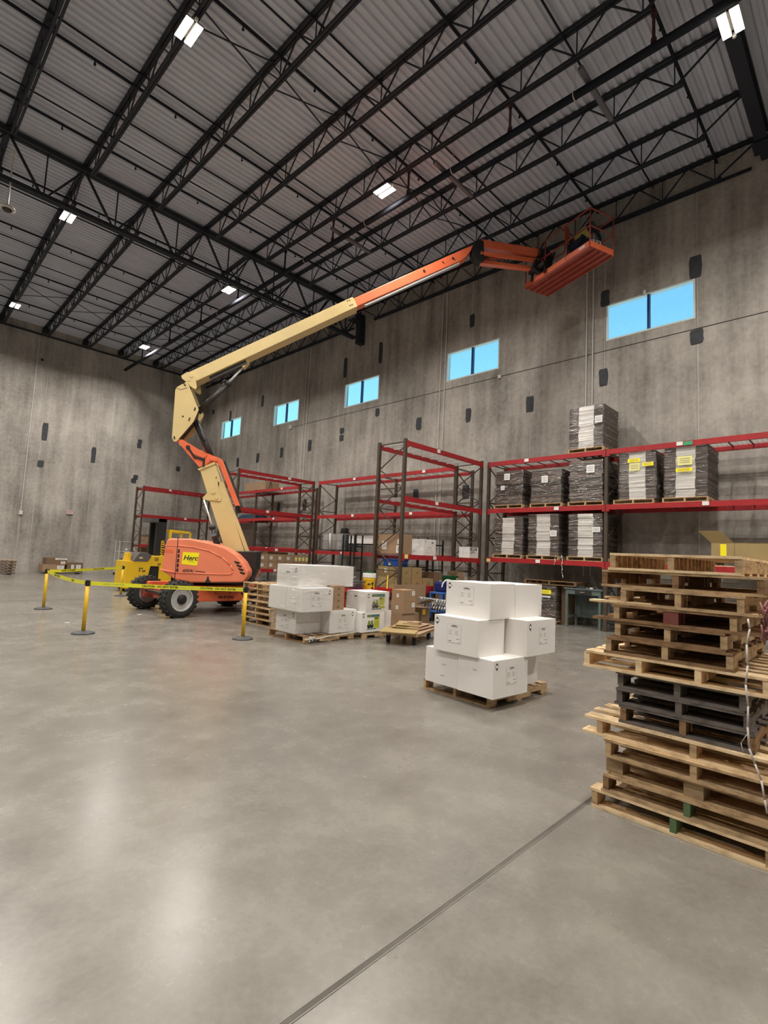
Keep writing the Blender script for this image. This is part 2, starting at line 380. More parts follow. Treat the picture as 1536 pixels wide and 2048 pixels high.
# corrugated roof deck, ribs running across the joists
dk = MB(); P = 0.19; D = 0.055; y = NY; prof = []
while y < BY+TH:
    prof += [(y, 0), (y+0.075, 0), (y+0.10, D), (y+0.165, D)]; y += P
vs = []; 
for (yy, dz) in prof: vs += [(LX-TH, yy, ztop(yy)+dz), (WX+TH, yy, ztop(yy)+dz)]
dk.add(vs, [(2*i, 2*i+1, 2*i+3, 2*i+2) for i in range(len(prof)-1)])
dk.box(LX-TH, WX+TH, NY, BY+TH, 13.4, 13.5)
dk.build('ceiling', M_deck, kind='structure')

# ---------------------------------------------------------------- roof steel
JX = [15.2, 13.42, 11.52, 9.47, 7.58, 5.64, 3.72, 1.82, -0.1, -2.0, -3.9, -5.8]
ORD = ['against the windowed wall', 'second from the windowed wall', 'third from the windowed wall', 'fourth from the windowed wall', 'fifth from the windowed wall', 'sixth from the windowed wall',
       'seventh from the windowed wall', 'eighth from the windowed wall', 'ninth from the windowed wall', 'tenth from the windowed wall', 'eleventh from the windowed wall', 'twelfth from the windowed wall']
GY1, GY0 = 17.05, 1.93
def joist(x0, x1, y0, y1, label, group):
    t = thing('roof_joist', label, 'roof joist', (0, 0, 0), 0, group)
    zt = lambda y: ztop(y)-0.03
    dp = 0.72
    def X(y): return x0+(x1-x0)*(y-y0)/(y1-y0)
    tc_ = MB()
    for s_ in (-1, 1): tc_.bar((x0+s_*0.045, y0, zt(y0)), (x1+s_*0.045, y1, zt(y1)), 0.07, 0.06)
    tc_.build('top_chord', M_steel, t)
    bc = MB(); ya, yb = y0+0.95, y1-0.95
    for s_ in (-1, 1): bc.bar((X(ya)+s_*0.036, ya, zt(ya)-dp), (X(yb)+s_*0.036, yb, zt(yb)-dp), 0.05, 0.06)
    bc.build('bottom_chord', M_steel, t)
    wb_ = MB(); n = int(round((yb-ya-0.3)/1.24)); pn = (yb-ya-0.3)/n
    for i in range(n+1):
        yy = ya+0.15+i*pn; b = (X(yy), yy, zt(yy)-dp+0.02)
        if i == 0: wb_.bar((X(y0+0.1), y0+0.1, zt(y0)-0.03), b, 0.035, 0.035)
        else: wb_.bar((X(yy-pn/2), yy-pn/2, zt(yy)-0.02), b, 0.03, 0.03)
        if i == n: wb_.bar(b, (X(y1-0.1), y1-0.1, zt(y1)-0.03), 0.035, 0.035)
        else: wb_.bar(b, (X(yy+pn/2), yy+pn/2, zt(yy)-0.02), 0.03, 0.03)
        wb_.bar(b, (X(yy), yy, zt(yy)-0.02), 0.022, 0.022)
    wb_.build('web_members', M_steel, t)
for i, x in enumerate(JX):
    joist(x, x, GY0, GY1, 'dark roof joist of the near bay, ' + ORD[i], 'roof joists of the near bay')
    joist(x, min(x+0.33, 15.3) if i else 15.2, GY1, BY, 'dark roof joist of the far bay, ' + ORD[i], 'roof joists of the far bay')

def girder(y, label, ends):
    t = thing('roof_girder', label, 'roof girder')
    xa, xb = ends; z1 = ztop(y)-0.16; z0 = 11.53
    b = MB()
    for s_ in (-1, 1):
        b.box(xa, xb, y+s_*0.075-0.055, y+s_*0.075+0.055, z1-0.07, z1+0.07)
    b.build('top_chord', M_steel, t)
    b = MB()
    for s_ in (-1, 1): b.box(xa+0.5, xb-0.15, y+s_*0.055-0.04, y+s_*0.055+0.04, z0-0.06, z0+0.06)
    b.build('bottom_chord', M_steel, t)
    b = MB(); nodes = [x for x in JX if x < xb-0.3] 
    for k, x in enumerate(nodes):
        nx = JX[JX.index(x)-1] if JX.index(x) > 0 else xb
        mid = (x+nx)/2
        b.bar((x, y, z1), (mid-0.06, y, z0), 0.06, 0.06); b.bar((nx, y, z1), (mid+0.06, y, z0), 0.05, 0.05)
        b.bar((mid, y, z1), (mid, y, z0), 0.035, 0.035)
    b.build('web_members', M_steel, t)
    return t
g1 = girder(GY1, 'heavy dark trussed girder crossing the middle of the ceiling', (LX, 15.0))
g0 = thing('roof_beam', 'plain dark steel beam crossing the ceiling at the upper right corner', 'roof beam')
b = MB(); z1 = ztop(GY0)-0.10
b.box(LX, 15.0, GY0-0.13, GY0+0.13, z1-0.03, z1); b.box(LX, 15.0, GY0-0.012, GY0+0.012, z1-0.42, z1-0.03); b.box(LX, 15.0, GY0-0.13, GY0+0.13, z1-0.45, z1-0.42); b.build('i_beam', M_steel, g0)
# wall bracket carrying each girder
for (y, lb) in ((GY1, 'dark steel wall bracket holding the end of the middle girder'), (GY0, 'dark steel wall bracket holding the near girder at the upper right corner')):
    t = thing('girder_bracket', lb, 'wall bracket')
    b = MB(); b.box(15.001, WX-0.001, y-0.1, y+0.1, 12.35, 12.75); (b.box(15.05, WX-0.001, y-0.13, y+0.13, 11.36, 12.35) if y > 10 else None); b.build('upright_stub', M_steel, t)
    MB().box(14.6, 15.1, y-0.2, y+0.2, 12.33, 12.35).build('seat_plate', M_steel, t)
# ledger pipe under the wall joist and the angle along the back wall
tag(MB().cyl((15.28, GY0+0.3, 12.18), (15.28, 16.2, 12.3), 0.045, 10).build('wall_pipe', M_pipe), 'dark pipe running along the top of the windowed wall beside the near joists', 'pipe')
tag(MB().cyl((15.28, 17.6, 12.3), (15.28, BY, 12.42), 0.045, 10).build('wall_pipe', M_pipe), 'dark pipe running along the top of the windowed wall behind the raised boom', 'pipe')
tag(MB().box(LX, WX, BY-0.09, BY-0.002, 12.72, 12.79).build('ledger_angle', M_steel), 'thin dark steel angle running along the top of the back wall', 'steel angle')
for i in range(12):
    x = JX[i]+0.33 if i else 15.2
    MB().box(x-0.12, x+0.12, BY-0.35, BY-0.001, 12.86, 13.1).build('bearing_pocket', M_steel, o_wb)

def line(name, cat, label, y, z, r, round_=True, group=None, heads=False, x0=LX, x1=15.3):
    b = MB()
    if round_: b.cyl((x0, y, z), (x1, y, z), r, 8)
    else: b.bar((x0, y, z), (x1, y, z), r*2, r*2)
    if heads:
        for x in [k+0.95 for k in JX[1:]]:
            b.cyl((x, y, z), (x, y, z-0.11), 0.016, 6); b.cyl((x, y, z-0.11), (x, y, z-0.135), 0.03, 8)
    tag(b.build(name, M_pipe), label, cat, group)
sp = [(3.0, 'nearest the camera'), (6.2, 'second nearest the camera'), (9.48, 'third nearest the camera'), (12.82, 'just before the paired thin bridging'), (15.57, 'just in front of the middle girder'),
      (18.9, 'just behind the middle girder'), (22.2, 'above the far yellow machine'), (25.6, 'second last before the back wall'), (29.2, 'closest to the back wall')]
for y, s_ in sp:
    line('sprinkler_pipe', 'sprinkler pipe', 'dark sprinkler branch pipe with hanging heads, ' + s_, y, ztop(y)-0.17, 0.036, True, 'sprinkler branch pipes', True)
for y, s_ in [(4.6, 'nearest the camera'), (8.3, 'second nearest the camera'), (12.45, 'beside a sprinkler pipe'), (14.2, 'two rows before the middle girder'), (19.9, 'first behind the middle girder'), (23.3, 'second behind the middle girder'), (26.7, 'third behind the middle girder'), (30.6, 'nearest the back wall')]:
    line('bridging_angle', 'bridging', 'thin dark bridging angle across the joist tops, ' + s_, y, ztop(y)-0.1, 0.017, False, 'bridging angles')
    if y in (8.3, 14.2, 23.3): line('bridging_angle', 'bridging', 'thin dark bridging angle across the joist bottoms, ' + s_, y+0.05, ztop(y)-0.70, 0.014, False, 'bridging angles')
for yc, s_ in ((9.8, 'near'), (27.0, 'far')):
    for k in range(1, len(JX)-2):
        a, b_ = JX[k], JX[k+1]; zt, zb = ztop(yc)-0.08, ztop(yc)-0.72
        off = 0 if yc < 17 else 0.2
        b = MB(); b.bar((a+off, yc, zt), (b_+off, yc, zb), 0.03, 0.02); b.bar((a+off, yc+0.06, zb), (b_+off, yc+0.06, zt), 0.03, 0.02)
        tag(b.build('cross_brace', M_steel), 'crossed thin braces in the %s bay, left of the joist %s' % (s_, ORD[k]), 'cross brace', 'crossed braces between joists')
# sprinkler main with hangers
t = thing('sprinkler_main', 'thick dark sprinkler main pipe hung lengthwise below the joists', 'sprinkler main')
MB().cyl((10.0, 0.0, 11.9), (10.0, 31.7, 11.92), 0.085, 14).build('main_pipe', M_pipe, t, smooth=True)
for y in (3.0, 6.2, 9.48, 12.82, 15.57, 18.9, 22.2, 25.6, 29.2):
    h = MB(); h.cyl((10.0, y, 11.9), (10.0, y, ztop(y)-0.17), 0.032, 8); h.cyl((10, y, 12.0), (10, y, 12.1), 0.055, 10); h.cyl((10, y, ztop(y)-0.33), (10, y, ztop(y)-0.23), 0.055, 10)
    h.build('riser_nipple', M_redpipe if y < 14 else M_pipe, t)
for y in (1.5, 4.6, 7.9, 11.2, 14.3, 20.5, 23.9, 27.4):
    h = MB()
    for k in range(16):
        a0, a1 = 2*PI*k/16, 2*PI*(k+1)/16
        h.bar((10+0.1*math.cos(a0), y, 11.9+0.1*math.sin(a0)), (10+0.1*math.cos(a1), y, 11.9+0.1*math.sin(a1)), 0.02, 0.006)
    h.cyl((10, y, 12.0), (10, y, ztop(y)-0.02), 0.006, 6); h.build('clevis_hanger', M_conduit, t)
# unistrut channels hung crosswise beside the main
for y, s_ in ((4.3, 'nearest the camera'), (8.2, 'third nearest the camera'), (12.4, 'in front of the middle girder')):
    tag(MB().box(9.6, 11.3, y-0.05, y+0.05, 12.02, 12.1).build('strut_channel', mat('zinc_channel', (0.12, 0.12, 0.13), 0.5)), 'short grey channel crossing the sprinkler main, ' + s_, 'channel', 'short channels over the main')

# ---------------------------------------------------------------- lamps
def fixture(x, y, z, rz, label, power=LAMP_W):
    t = thing('ceiling_light', label, 'ceiling light', (x, y, z), rz, 'twin-panel ceiling lights')
    b = MB()
    for s_ in (-1, 1): b.box(s_*0.10-0.08, s_*0.10+0.08, -0.29, 0.29, 0.012, 0.05)
    b.box(-0.035, 0.035, -0.22, 0.22, 0.05, 0.12)
    b.build('housing', M_lamp_body, t, bevel=0.01)
    for s_ in (-1, 1): MB().box(s_*0.10-0.07, s_*0.10+0.07, -0.275, 0.275, 0.0, 0.012).build('lens', M_lens, t)
    b = MB(); b.lathe((0, -0.34, 0.04), (0, 0, -1), [(-0.02, 0.02), (0.0, 0.035), (0.04, 0.03), (0.05, 0.015)], 12); b.bar((0, -0.28, 0.05), (0, -0.34, 0.04), 0.025, 0.015); b.build('motion_sensor', M_offwhite, t)
    b = MB(); b.cyl((0, -0.18, 0.12), (0, -0.18, ztop(y)-z-0.72), 0.006, 6); b.cyl((0, 0.18, 0.12), (0, 0.18, ztop(y)-z-0.72), 0.006, 6); b.build('hanger_wire', M_conduit, t)
    L = bpy.data.lights.new('lamp', 'AREA'); L.shape = 'RECTANGLE'; L.size = 0.34; L.size_y = 0.52; L.energy = power; L.color = LIGHT_COL; L.spread = R(155)
    lo = bpy.data.objects.new('lamp', L); C.objects.link(lo); lo.parent = t; lo.location = (0, 0, -0.012)
    return t
fixture(3.66, 9.75, 12.0, 0, 'bright twin-panel ceiling light nearest the camera at the upper left')
fixture(10.35, 1.79, 11.8, PI/2, 'bright twin-panel ceiling light in the upper right corner')
fixture(9.47, 9.9, 12.0, 0, 'bright twin-panel ceiling light above the raised boom, beside the sprinkler main')
fixture(3.72, 18.6, 12.1, 0, 'bright twin-panel ceiling light at left just behind the middle girder')
fixture(9.47, 18.7, 12.1, 0, 'bright twin-panel ceiling light near the middle girder, above the boom pivot')
fixture(3.95, 28.0, 12.25, 0, 'bright twin-panel ceiling light at the far left by the back wall')
fixture(9.7, 28.1, 12.25, 0, 'bright twin-panel ceiling light near the back wall, above the boom elbow')
for (x, y, s_) in ((3.7, 1.3, 'overhead near the camera'), (-2.1, 1.3, 'overhead left of the camera'), (-2.1, 10, 'left beyond the picture, near row'), (-2.1, 18.7, 'left beyond the picture, middle row'),
                   (-2.1, 27.4, 'left beyond the picture, far row'), (-8, 5.6, 'far left beyond the picture, near'), (-8, 18.7, 'far left beyond the picture, middle'), (3.7, -6, 'behind the camera, left'), (9.5, -6, 'behind the camera, right')):
    fixture(x, y, 12.0, 0, 'twin-panel ceiling light ' + s_)

# pendant dome at the far left
t = thing('pendant_camera', 'small white dome hanging on a long white rod at the left edge', 'pendant camera', (1.98, 17.0, 0))
MB().cyl((0, 0, 10.75), (0, 0, 12.3), 0.02, 8).build('rod', M_offwhite, t)
MB().box(-0.05, 0.05, -0.05, 0.05, 12.28, 12.4).build('mount', M_offwhite, t)
b = MB(); b.lathe((0, 0, 10.78), (0, 0, -1), [(0, 0.05), (0.03, 0.17), (0.08, 0.19), (0.10, 0.16)], 24); b.build('dome_ring', M_offwhite, t, smooth=True)
b = MB(); b.lathe((0, 0, 10.69), (0, 0, -1), [(0, 0.13), (0.05, 0.10), (0.08, 0.04), (0.085, 0.01)], 20); b.build('dark_dome', M_dmetal, t, smooth=True)

# conduits on the windowed wall and back wall
def conduit(name, label, pts, r=0.016, m=M_conduit, group=None, box=None):
    t = thing(name, label, 'conduit', (0, 0, 0), 0, group)
    b = MB()
    for p, q in zip(pts[:-1], pts[1:]): b.cyl(p, q, r, 8)
    b.build('tube', m, t)
    if box: MB().box(*box).build('junction_box', M_offwhite, t)
cx = WX-0.03
for (ya, yb, nm, z0) in ((6.56, 6.36, 'above the highest wrapped load', 1.4), (12.36, 12.14, 'left of the second window', 1.2), (21.2, 20.95, 'between the third and fourth windows', 1.2)):
    conduit('wall_conduit', 'thin vertical wall conduit %s, left of its pair' % nm, [(cx, ya, z0), (cx, ya, 12.2)], 0.02, group='wall conduits')
    conduit('wall_conduit', 'thin vertical wall conduit %s, right of its pair' % nm, [(cx, yb, z0), (cx, yb, 12.2)], 0.02, group='wall conduits')
conduit('wall_conduit', 'thin vertical conduit ending in a small white box on the back wall', [(5.78, BY-0.03, 3.2), (5.78, BY-0.03, 12.6)], 0.018, box=(5.7, 5.86, BY-0.08, BY-0.001, 3.0, 3.2))
# small fittings
tag(MB().box(WX-0.06, WX, 9.62, 9.72, 8.2, 8.32).build('junction_box', M_offwhite), 'tiny grey box on the wall reveal beside the second window', 'junction box')
tag(MB().box(WX-0.08, WX, 22.2, 22.42, 8.18, 8.38).build('junction_box', M_offwhite), 'small white box at the end of the reveal line by the fourth window', 'junction box')
b = MB(); b.lathe((WX-0.1, 4.84, 9.78), (0, 0, -1), [(0, 0.03), (0.03, 0.05), (0.14, 0.04), (0.17, 0.015)], 12)
tag(b.build('wall_sensor', M_offwhite, smooth=True), 'small rounded white sensor above the nearest window', 'sensor')
t = thing('wall_sensor', 'tiny dark round sensor high on the back wall', 'sensor')
MB().lathe((6.0, BY-0.1, 11.4), (0, 1, 0), [(0, .05), (.05, .07), (.1, .07)], 12).build('sensor_body', M_patch, t)
# sign on the back wall
t = thing('exit_sign', 'small white and red EXIT sign on the back wall', 'sign', (8.02, BY-0.035, 3.33))
MB().box(-0.16, 0.16, -0.01, 0.03, -0.11, 0.11).build('panel', mat('sign_white', (0.62, 0.55, 0.52), 0.5), t)
b = MB()
for z in (-0.1, 0.09): b.box(-0.155, 0.155, -0.013, -0.01, z, z+0.012)
b.build('red_border', mat('sign_red', (0.4, 0.12, 0.1), 0.5), t)
lettering('EXIT', 0.14, bpy.data.materials['sign_red'], t, frameT((0, -0.012, 0), (1, 0, 0), (0, 0, 1)), bold=0.004)

# ---------------------------------------------------------------- pallet racks
UP, BH, BD = 0.085, 0.135, 0.055
def frame(parent, p0, p1, z1, lab=None):
    """two posts and lacing between ground points p0 and p1"""
    b = MB(); p0 = Vector((*p0, 0)); p1 = Vector((*p1, 0)); d = (p1-p0).normalized()
    for p in (p0, p1):
        b.box(p.x-UP/2, p.x+UP/2, p.y-UP/2, p.y+UP/2, 0.012, z1); b.box(p.x-0.08, p.x+0.08, p.y-0.08, p.y+0.08, 0, 0.012)
    fr = b.build('upright_frame', M_upr, parent)
    l = MB(); z = 0.2; k = 0; a = p0+d*UP/2; c = p1-d*UP/2
    while z+1.0 < z1+0.4:
        zz = min(z+0.5, z1-0.12); z3 = min(z+1.12, z1-0.06)
        l.bar((a.x, a.y, z), (c.x, c.y, z), 0.03, 0.03)
        l.bar((a.x, a.y, z), (c.x, c.y, zz+0.06), 0.026, 0.026); l.bar((c.x, c.y, zz+0.06), (a.x, a.y, z3), 0.026, 0.026)
        z += 1.12
    l.bar((a.x, a.y, z1-0.08), (c.x, c.y, z1-0.08), 0.03, 0.03)
    l.build('lacing', M_upr, fr)
def rack(label, ax, a0, nb, f, depth, levels, ztops, bay=3.71, sgn=1, name='pallet_rack', decks='wire', tags=True, post_z=None, skip=()):
    """ax 'y': beams run along Y with front face at X=f, racks behind it (+X).  ax 'x': beams along X, front at Y=f, depth to +Y"""
    t = thing(name, label, 'pallet rack')
    P = (lambda a, d: (f+d, a)) if ax == 'y' else (lambda a, d: (a, f+d))
    z1 = post_z or levels[-1]+0.02
    for i in range(nb+1): frame(t, P(a0+i*bay, UP/2), P(a0+i*bay, depth-UP/2), z1)
    for i in range(nb):
        s0, s1 = a0+i*bay+UP/2, a0+(i+1)*bay-UP/2
        for L, z in enumerate(levels):
            if (i, L) in skip: continue
            for d, nm in ((-0.012, 'f'), (depth-BD+0.012, 'r')):
                b = MB(); p = P(s0, d); q = P(s1, d+BD)
                b.box(min(p[0], q[0]), max(p[0], q[0]), min(p[1], q[1]), max(p[1], q[1]), z-BH, z)
                for s_ in (s0, s1-0.05):  # end connectors
                    c0 = P(s_-0.03 if s_ == s0 else s_, d-0.006); c1 = P(s_+0.05 if s_ == s0 else s_+0.08, d+0.02)
                    b.box(min(c0[0], c1[0]), max(c0[0], c1[0]), min(c0[1], c1[1]), max(c0[1], c1[1]), z-BH-0.05, z+0.005)
                bm = b.build('beam', M_red, t)
                if nm == 'f' and tags:
                    u = random.choice((0.35, 0.5, 0.62)); c = s0+(s1-s0)*u; tg = MB()
                    p = P(c, d-0.016); q = P(c+0.14, d-0.0125)
                    tg.box(min(p[0], q[0]), max(p[0], q[0]), min(p[1], q[1]), max(p[1], q[1]), z-BH+0.03, z-0.01)
                    tg.build('location_tag', M_paper, bm)
            if decks:
                b = MB(); zc = z-0.03
                for k in range(9):
                    s_ = s0+0.12+(s1-s0-0.24)*k/8; p = P(s_-0.014, BD); q = P(s_+0.014, depth-BD)
                    b.box(min(p[0], q[0]), max(p[0], q[0]), min(p[1], q[1]), max(p[1], q[1]), zc-0.02, zc, 1 if decks == 'dark' else 0)
                if decks in ('wire', 'dark'):
                    n = 9
                    for k in range(n):
                        d = 0.1+(depth-0.2)*k/(n-1); p = P(s0, d-0.004); q = P(s1, d+0.004)
                        b.box(min(p[0], q[0]), max(p[0], q[0]), min(p[1], q[1]), max(p[1], q[1]), zc, zc+0.008)
                    n = 36
                    for k in range(n):
                        s_ = s0+0.03+(s1-s0-0.06)*k/(n-1); p = P(s_-0.003, 0.05); q = P(s_+0.003, depth-0.05)
                        b.box(min(p[0], q[0]), max(p[0], q[0]), min(p[1], q[1]), max(p[1], q[1]), zc+0.008, zc+0.014)
                b.build('wire_deck', [M_wire, M_upr], t)
    return t
RX, RD = 13.9, 1.07
LV = (1.82, 3.35, 4.85)
rack('tall red and brown pallet rack on the windowed wall holding the wrapped dark loads', 'y', -2.07, 3, RX, RD, LV, None, decks='dark', skip=())
rack('red and brown pallet rack standing crosswise, nearly empty, behind the yellow bucket', 'x', 10.1, 1, 9.2, RD, (1.77, 3.33, 4.85), None, bay=3.68, post_z=4.9)
rack('red and brown pallet rack on the windowed wall left of the crosswise rack', 'y', 10.38, 2, RX, RD, LV, None, bay=3.68)
rack('red and brown pallet rack standing crosswise just behind the boom machine', 'x', 10.15, 1, 18.0, RD, (0.98, 1.82, 3.35, 4.85), None, bay=3.68)
rack('red and brown pallet rack on the windowed wall behind the farther crosswise rack', 'y', 19.2, 2, RX, RD, (1.9, 3.33, 4.76), None, bay=3.68)
rack('red and brown pallet rack in the far corner beyond the yellow forklift', 'x', 10.42, 1, 28.3, RD, (1.75, 3.35, 4.86), None, bay=3.72)
# coloured tags on the nearest rack beam
b = MB().box(RX-0.03, RX-0.0285, 3.28, 3.48, 4.735, 4.83)
tag(b.build('green_tag', mat('green_label', (0.05, 0.35, 0.16), 0.6)), 'small green tag stuck on the top red beam near the right edge', 'label')
for (x, y, z, nm) in ((RX-0.0305, 8.95, 1.70, 'lowest beam of the loaded rack'), ):
    tag(MB().box(x, x+0.0015, y-0.07, y+0.07, z-0.02, z+0.08).build('yellow_tag', M_limep), 'small yellow square tag on the ' + nm, 'label')
tag(MB().box(10.18, 10.32, 9.2-0.0305, 9.2-0.029, 1.66, 1.77).build('yellow_tag', M_limep), 'small yellow square tag on the lowest beam of the crosswise rack', 'label')

# ---------------------------------------------------------------- pallets
def pallet(label, loc, rz=0.0, Lx=1.2, Wy=1.02, h=0.115, wm=None, ms=None, group=None, ns=3, ntop=6, nbot=3, over=0.0, green=None, notch=True, jit=0.006, tilt=0.0, blocks=False, simple=False, over_b=None, mid=None):
    """stringers run along local x, boards along local y; ns stringers; over = board overhang past the outer stringers"""
    wm = wm or W_mid; ms = ms or wm; rg = random.Random(hash(label) % 9999)
    rg = random.Random(sum(ord(c)*(i+1) for i, c in enumerate(label)))
    t = thing('wooden_pallet', label, 'pallet', loc, rz, group)
    t.rotation_euler = (tilt, 0, rz)
    bt = 0.017; over_b = over if over_b is None else over_b
    sys_ = [over+0.02+(Wy-2*over-0.04)*k/(ns-1) for k in range(ns)]
    for k, y in enumerate(sys_):
        b = MB(); m_ = ms
        wd = 0.038 if k != (ns-1)/2 or mid is None else mid
        y0 = y-wd/2; z0, z1 = bt, h-bt
        if blocks:
            for xx in (0.0, Lx/2-0.07, Lx-0.14): MB().box(xx, xx+0.14, y-0.055, y+0.055, z0, z1).build('block', m_, t)
            continue
        elif notch:
            zn = z0+(z1-z0)*0.45
            b.box(0.004, Lx-0.004, y0, y0+wd, zn, z1)
            for (p, q) in ((0.004, 0.15), (0.38, Lx-0.38), (Lx-0.15, Lx-0.004)): b.box(p, q, y0, y0+wd, z0, zn)
        else: b.box(0.004, Lx-0.004, y0, y0+wd, z0, z1)
        if green and k == ns//2: m_ = green
        b.build('stringer', m_, t)
    def boards(n, z, nm, ov):
        wds = [0.125]+[0.085+rg.random()*0.02 for _ in range(n-2)]+[0.125]
        gap = (Lx-sum(wds))/(n-1); x = 0
        for k in range(n):
            b = MB(); ya, yb = over-ov+rg.uniform(-jit, jit), Wy-over+ov+rg.uniform(-jit, jit)
            b.box(x, x+wds[k], ya, yb, z, z+bt)
            b.build(nm, wm, t, bevel=0)
            x += wds[k]+gap
    boards(ntop, h-bt, 'deck_board', over); boards(nbot, 0.0, 'bottom_board', over_b)
    return t

# foreground stack: rows from the floor up (front faces the camera side)
SX = 3.76
rows = [ # z0, y_left, y_right, wood, stringer wood, extra
 (0.000, 1.525, 0.50, W_light, W_mid, dict(green=W_green, nbot=3), 'pale with green centre stringer, lowest of the tall right-hand stack'),
 (0.125, 1.450, 0.42, W_mid, W_brown, dict(green=W_green), 'second from the floor in the tall right-hand stack'),
 (0.245, 1.400, 0.40, W_mid, W_ply, dict(blocks=True), 'on laminated blocks, third from the floor in the tall right-hand stack'),
 (0.365, 1.430, 0.36, W_mid, W_mid, dict(), 'worn tan, fourth from the floor in the tall right-hand stack'),
 (0.485, 1.600, 0.20, W_light, W_mid, dict(over=0.10, ntop=7), 'pale, jutting left, directly below the three dark pallets'),
 (0.605, 1.350, 0.58, W_dark, W_brown, dict(), 'lowest of the three dark ones in the tall right-hand stack'),
 (0.725, 1.375, 0.60, W_dark, W_dark, dict(), 'middle of the three dark ones in the tall right-hand stack'),
 (0.835, 1.370, 0.62, W_dark, W_dark, dict(), 'topmost of the three dark ones in the tall right-hand stack'),
 (0.948, 1.590, 0.50, W_light, W_light, dict(ns=4, notch=False), 'pale with four stringers, jutting left directly above the dark ones'),
 (1.066, 1.440, 0.68, W_brown, W_mid, dict(), 'worn, resting directly on the pale four-stringer pallet'),
 (1.180, 1.385, 0.71, W_brown, W_mid, dict(), 'fifth from the top of the tall right-hand stack'),
 (1.295, 1.390, 0.66, W_brown, W_mid, dict(green=W_redst, over_b=0.14, mid=0.09), 'with red centre block, fourth from the top of the tall stack'),
 (1.410, 1.345, 0.62, W_mid, W_mid, dict(over_b=0.2, ntop=9), 'with broken boards, third from the top of the tall stack'),
 (1.530, 1.475, 0.52, W_mid, W_brown, dict(ntop=11), 'second from the top of the tall right-hand stack'),
 (1.650, 1.415, 0.63, W_light, W_mid, dict(notch=False, ntop=11), 'splintered pale wood, topmost of the tall right-hand stack'),
]
rr = random.Random(3)
for i, (z0, yl, yr, wm, ms, ex, lb) in enumerate(rows):
    zn = rows[i+1][0] if i+1 < len(rows) else z0+0.12
    ex.setdefault('ntop', 8); ex.setdefault('nbot', 5); ex.setdefault('jit', 0.012)
    pallet('wooden pallet, ' + lb, (SX+rr.uniform(-0.008, 0.012) + (0.02 if 5 <= i <= 7 else 0), yr, z0), rr.uniform(-0.016, 0.016), 1.22, yl-yr, zn-z0-0.0005, wm, ms, **ex)
# broken pallet boards and wrap on the stack
for (p, q, wd, lb, m_) in (((3.80, 1.56, 1.424), (3.83, 1.15, 1.428), 0.09, 'loose splintered slat sticking out left of the tall pallet stack', W_light),
                       ((3.93, 1.50, 1.447), (3.90, 1.20, 1.447), 0.07, 'shorter loose slat lying on the splintered one at the tall pallet stack', W_mid)):
    tag(MB().bar(p, q, wd, 0.014).build('broken_board', m_), lb, 'wood slat')
b = MB(); pts = [(3.735, 0.60, 1.40), (3.728, 0.59, 1.34), (3.715, 0.605, 1.25), (3.705, 0.60, 1.13), (3.70, 0.61, 1.02), (3.705, 0.60, 0.90), (3.71, 0.605, 0.78), (3.715, 0.60, 0.66), (3.72, 0.575, 0.58), (3.715, 0.545, 0.50), (3.71, 0.53, 0.40), (3.715, 0.52, 0.33)]
for p, q in zip(pts[:-1], pts[1:]): b.cyl(p, q, 0.0055, 7)
b.cyl((3.71, 0.607, 0.74), (3.72, 0.64, 0.68), 0.002, 5); b.cyl((3.72, 0.64, 0.68), (3.715, 0.63, 0.63), 0.002, 5)
tag(b.build('plastic_strand', mat('dirty_white_plastic', (0.55, 0.5, 0.46), 0.4), smooth=True), 'dirty white twisted plastic strand hanging down the tall pallet stack', 'plastic strand')
b = MB(); rg = random.Random(5)
for k in range(40):
    a = rg.uniform(0, 2*PI); c = Vector((3.74+rg.uniform(-.02, .03), 0.508+rg.uniform(-.022, .022), 1.40+rg.uniform(-.09, .07)))
    d = Vector((rg.uniform(-.02, .02), rg.uniform(-.02, .02), rg.uniform(-.06, .06))); b.cyl(c-d, c+d, rg.uniform(0.003, 0.009), 6, 0, rg.uniform(0.002, 0.006))
tag(b.build('wrap_wad', M_pinkwrap, smooth=True), 'crumpled pinkish plastic wrap snagged on the right edge of the tall pallet stack', 'plastic wrap')

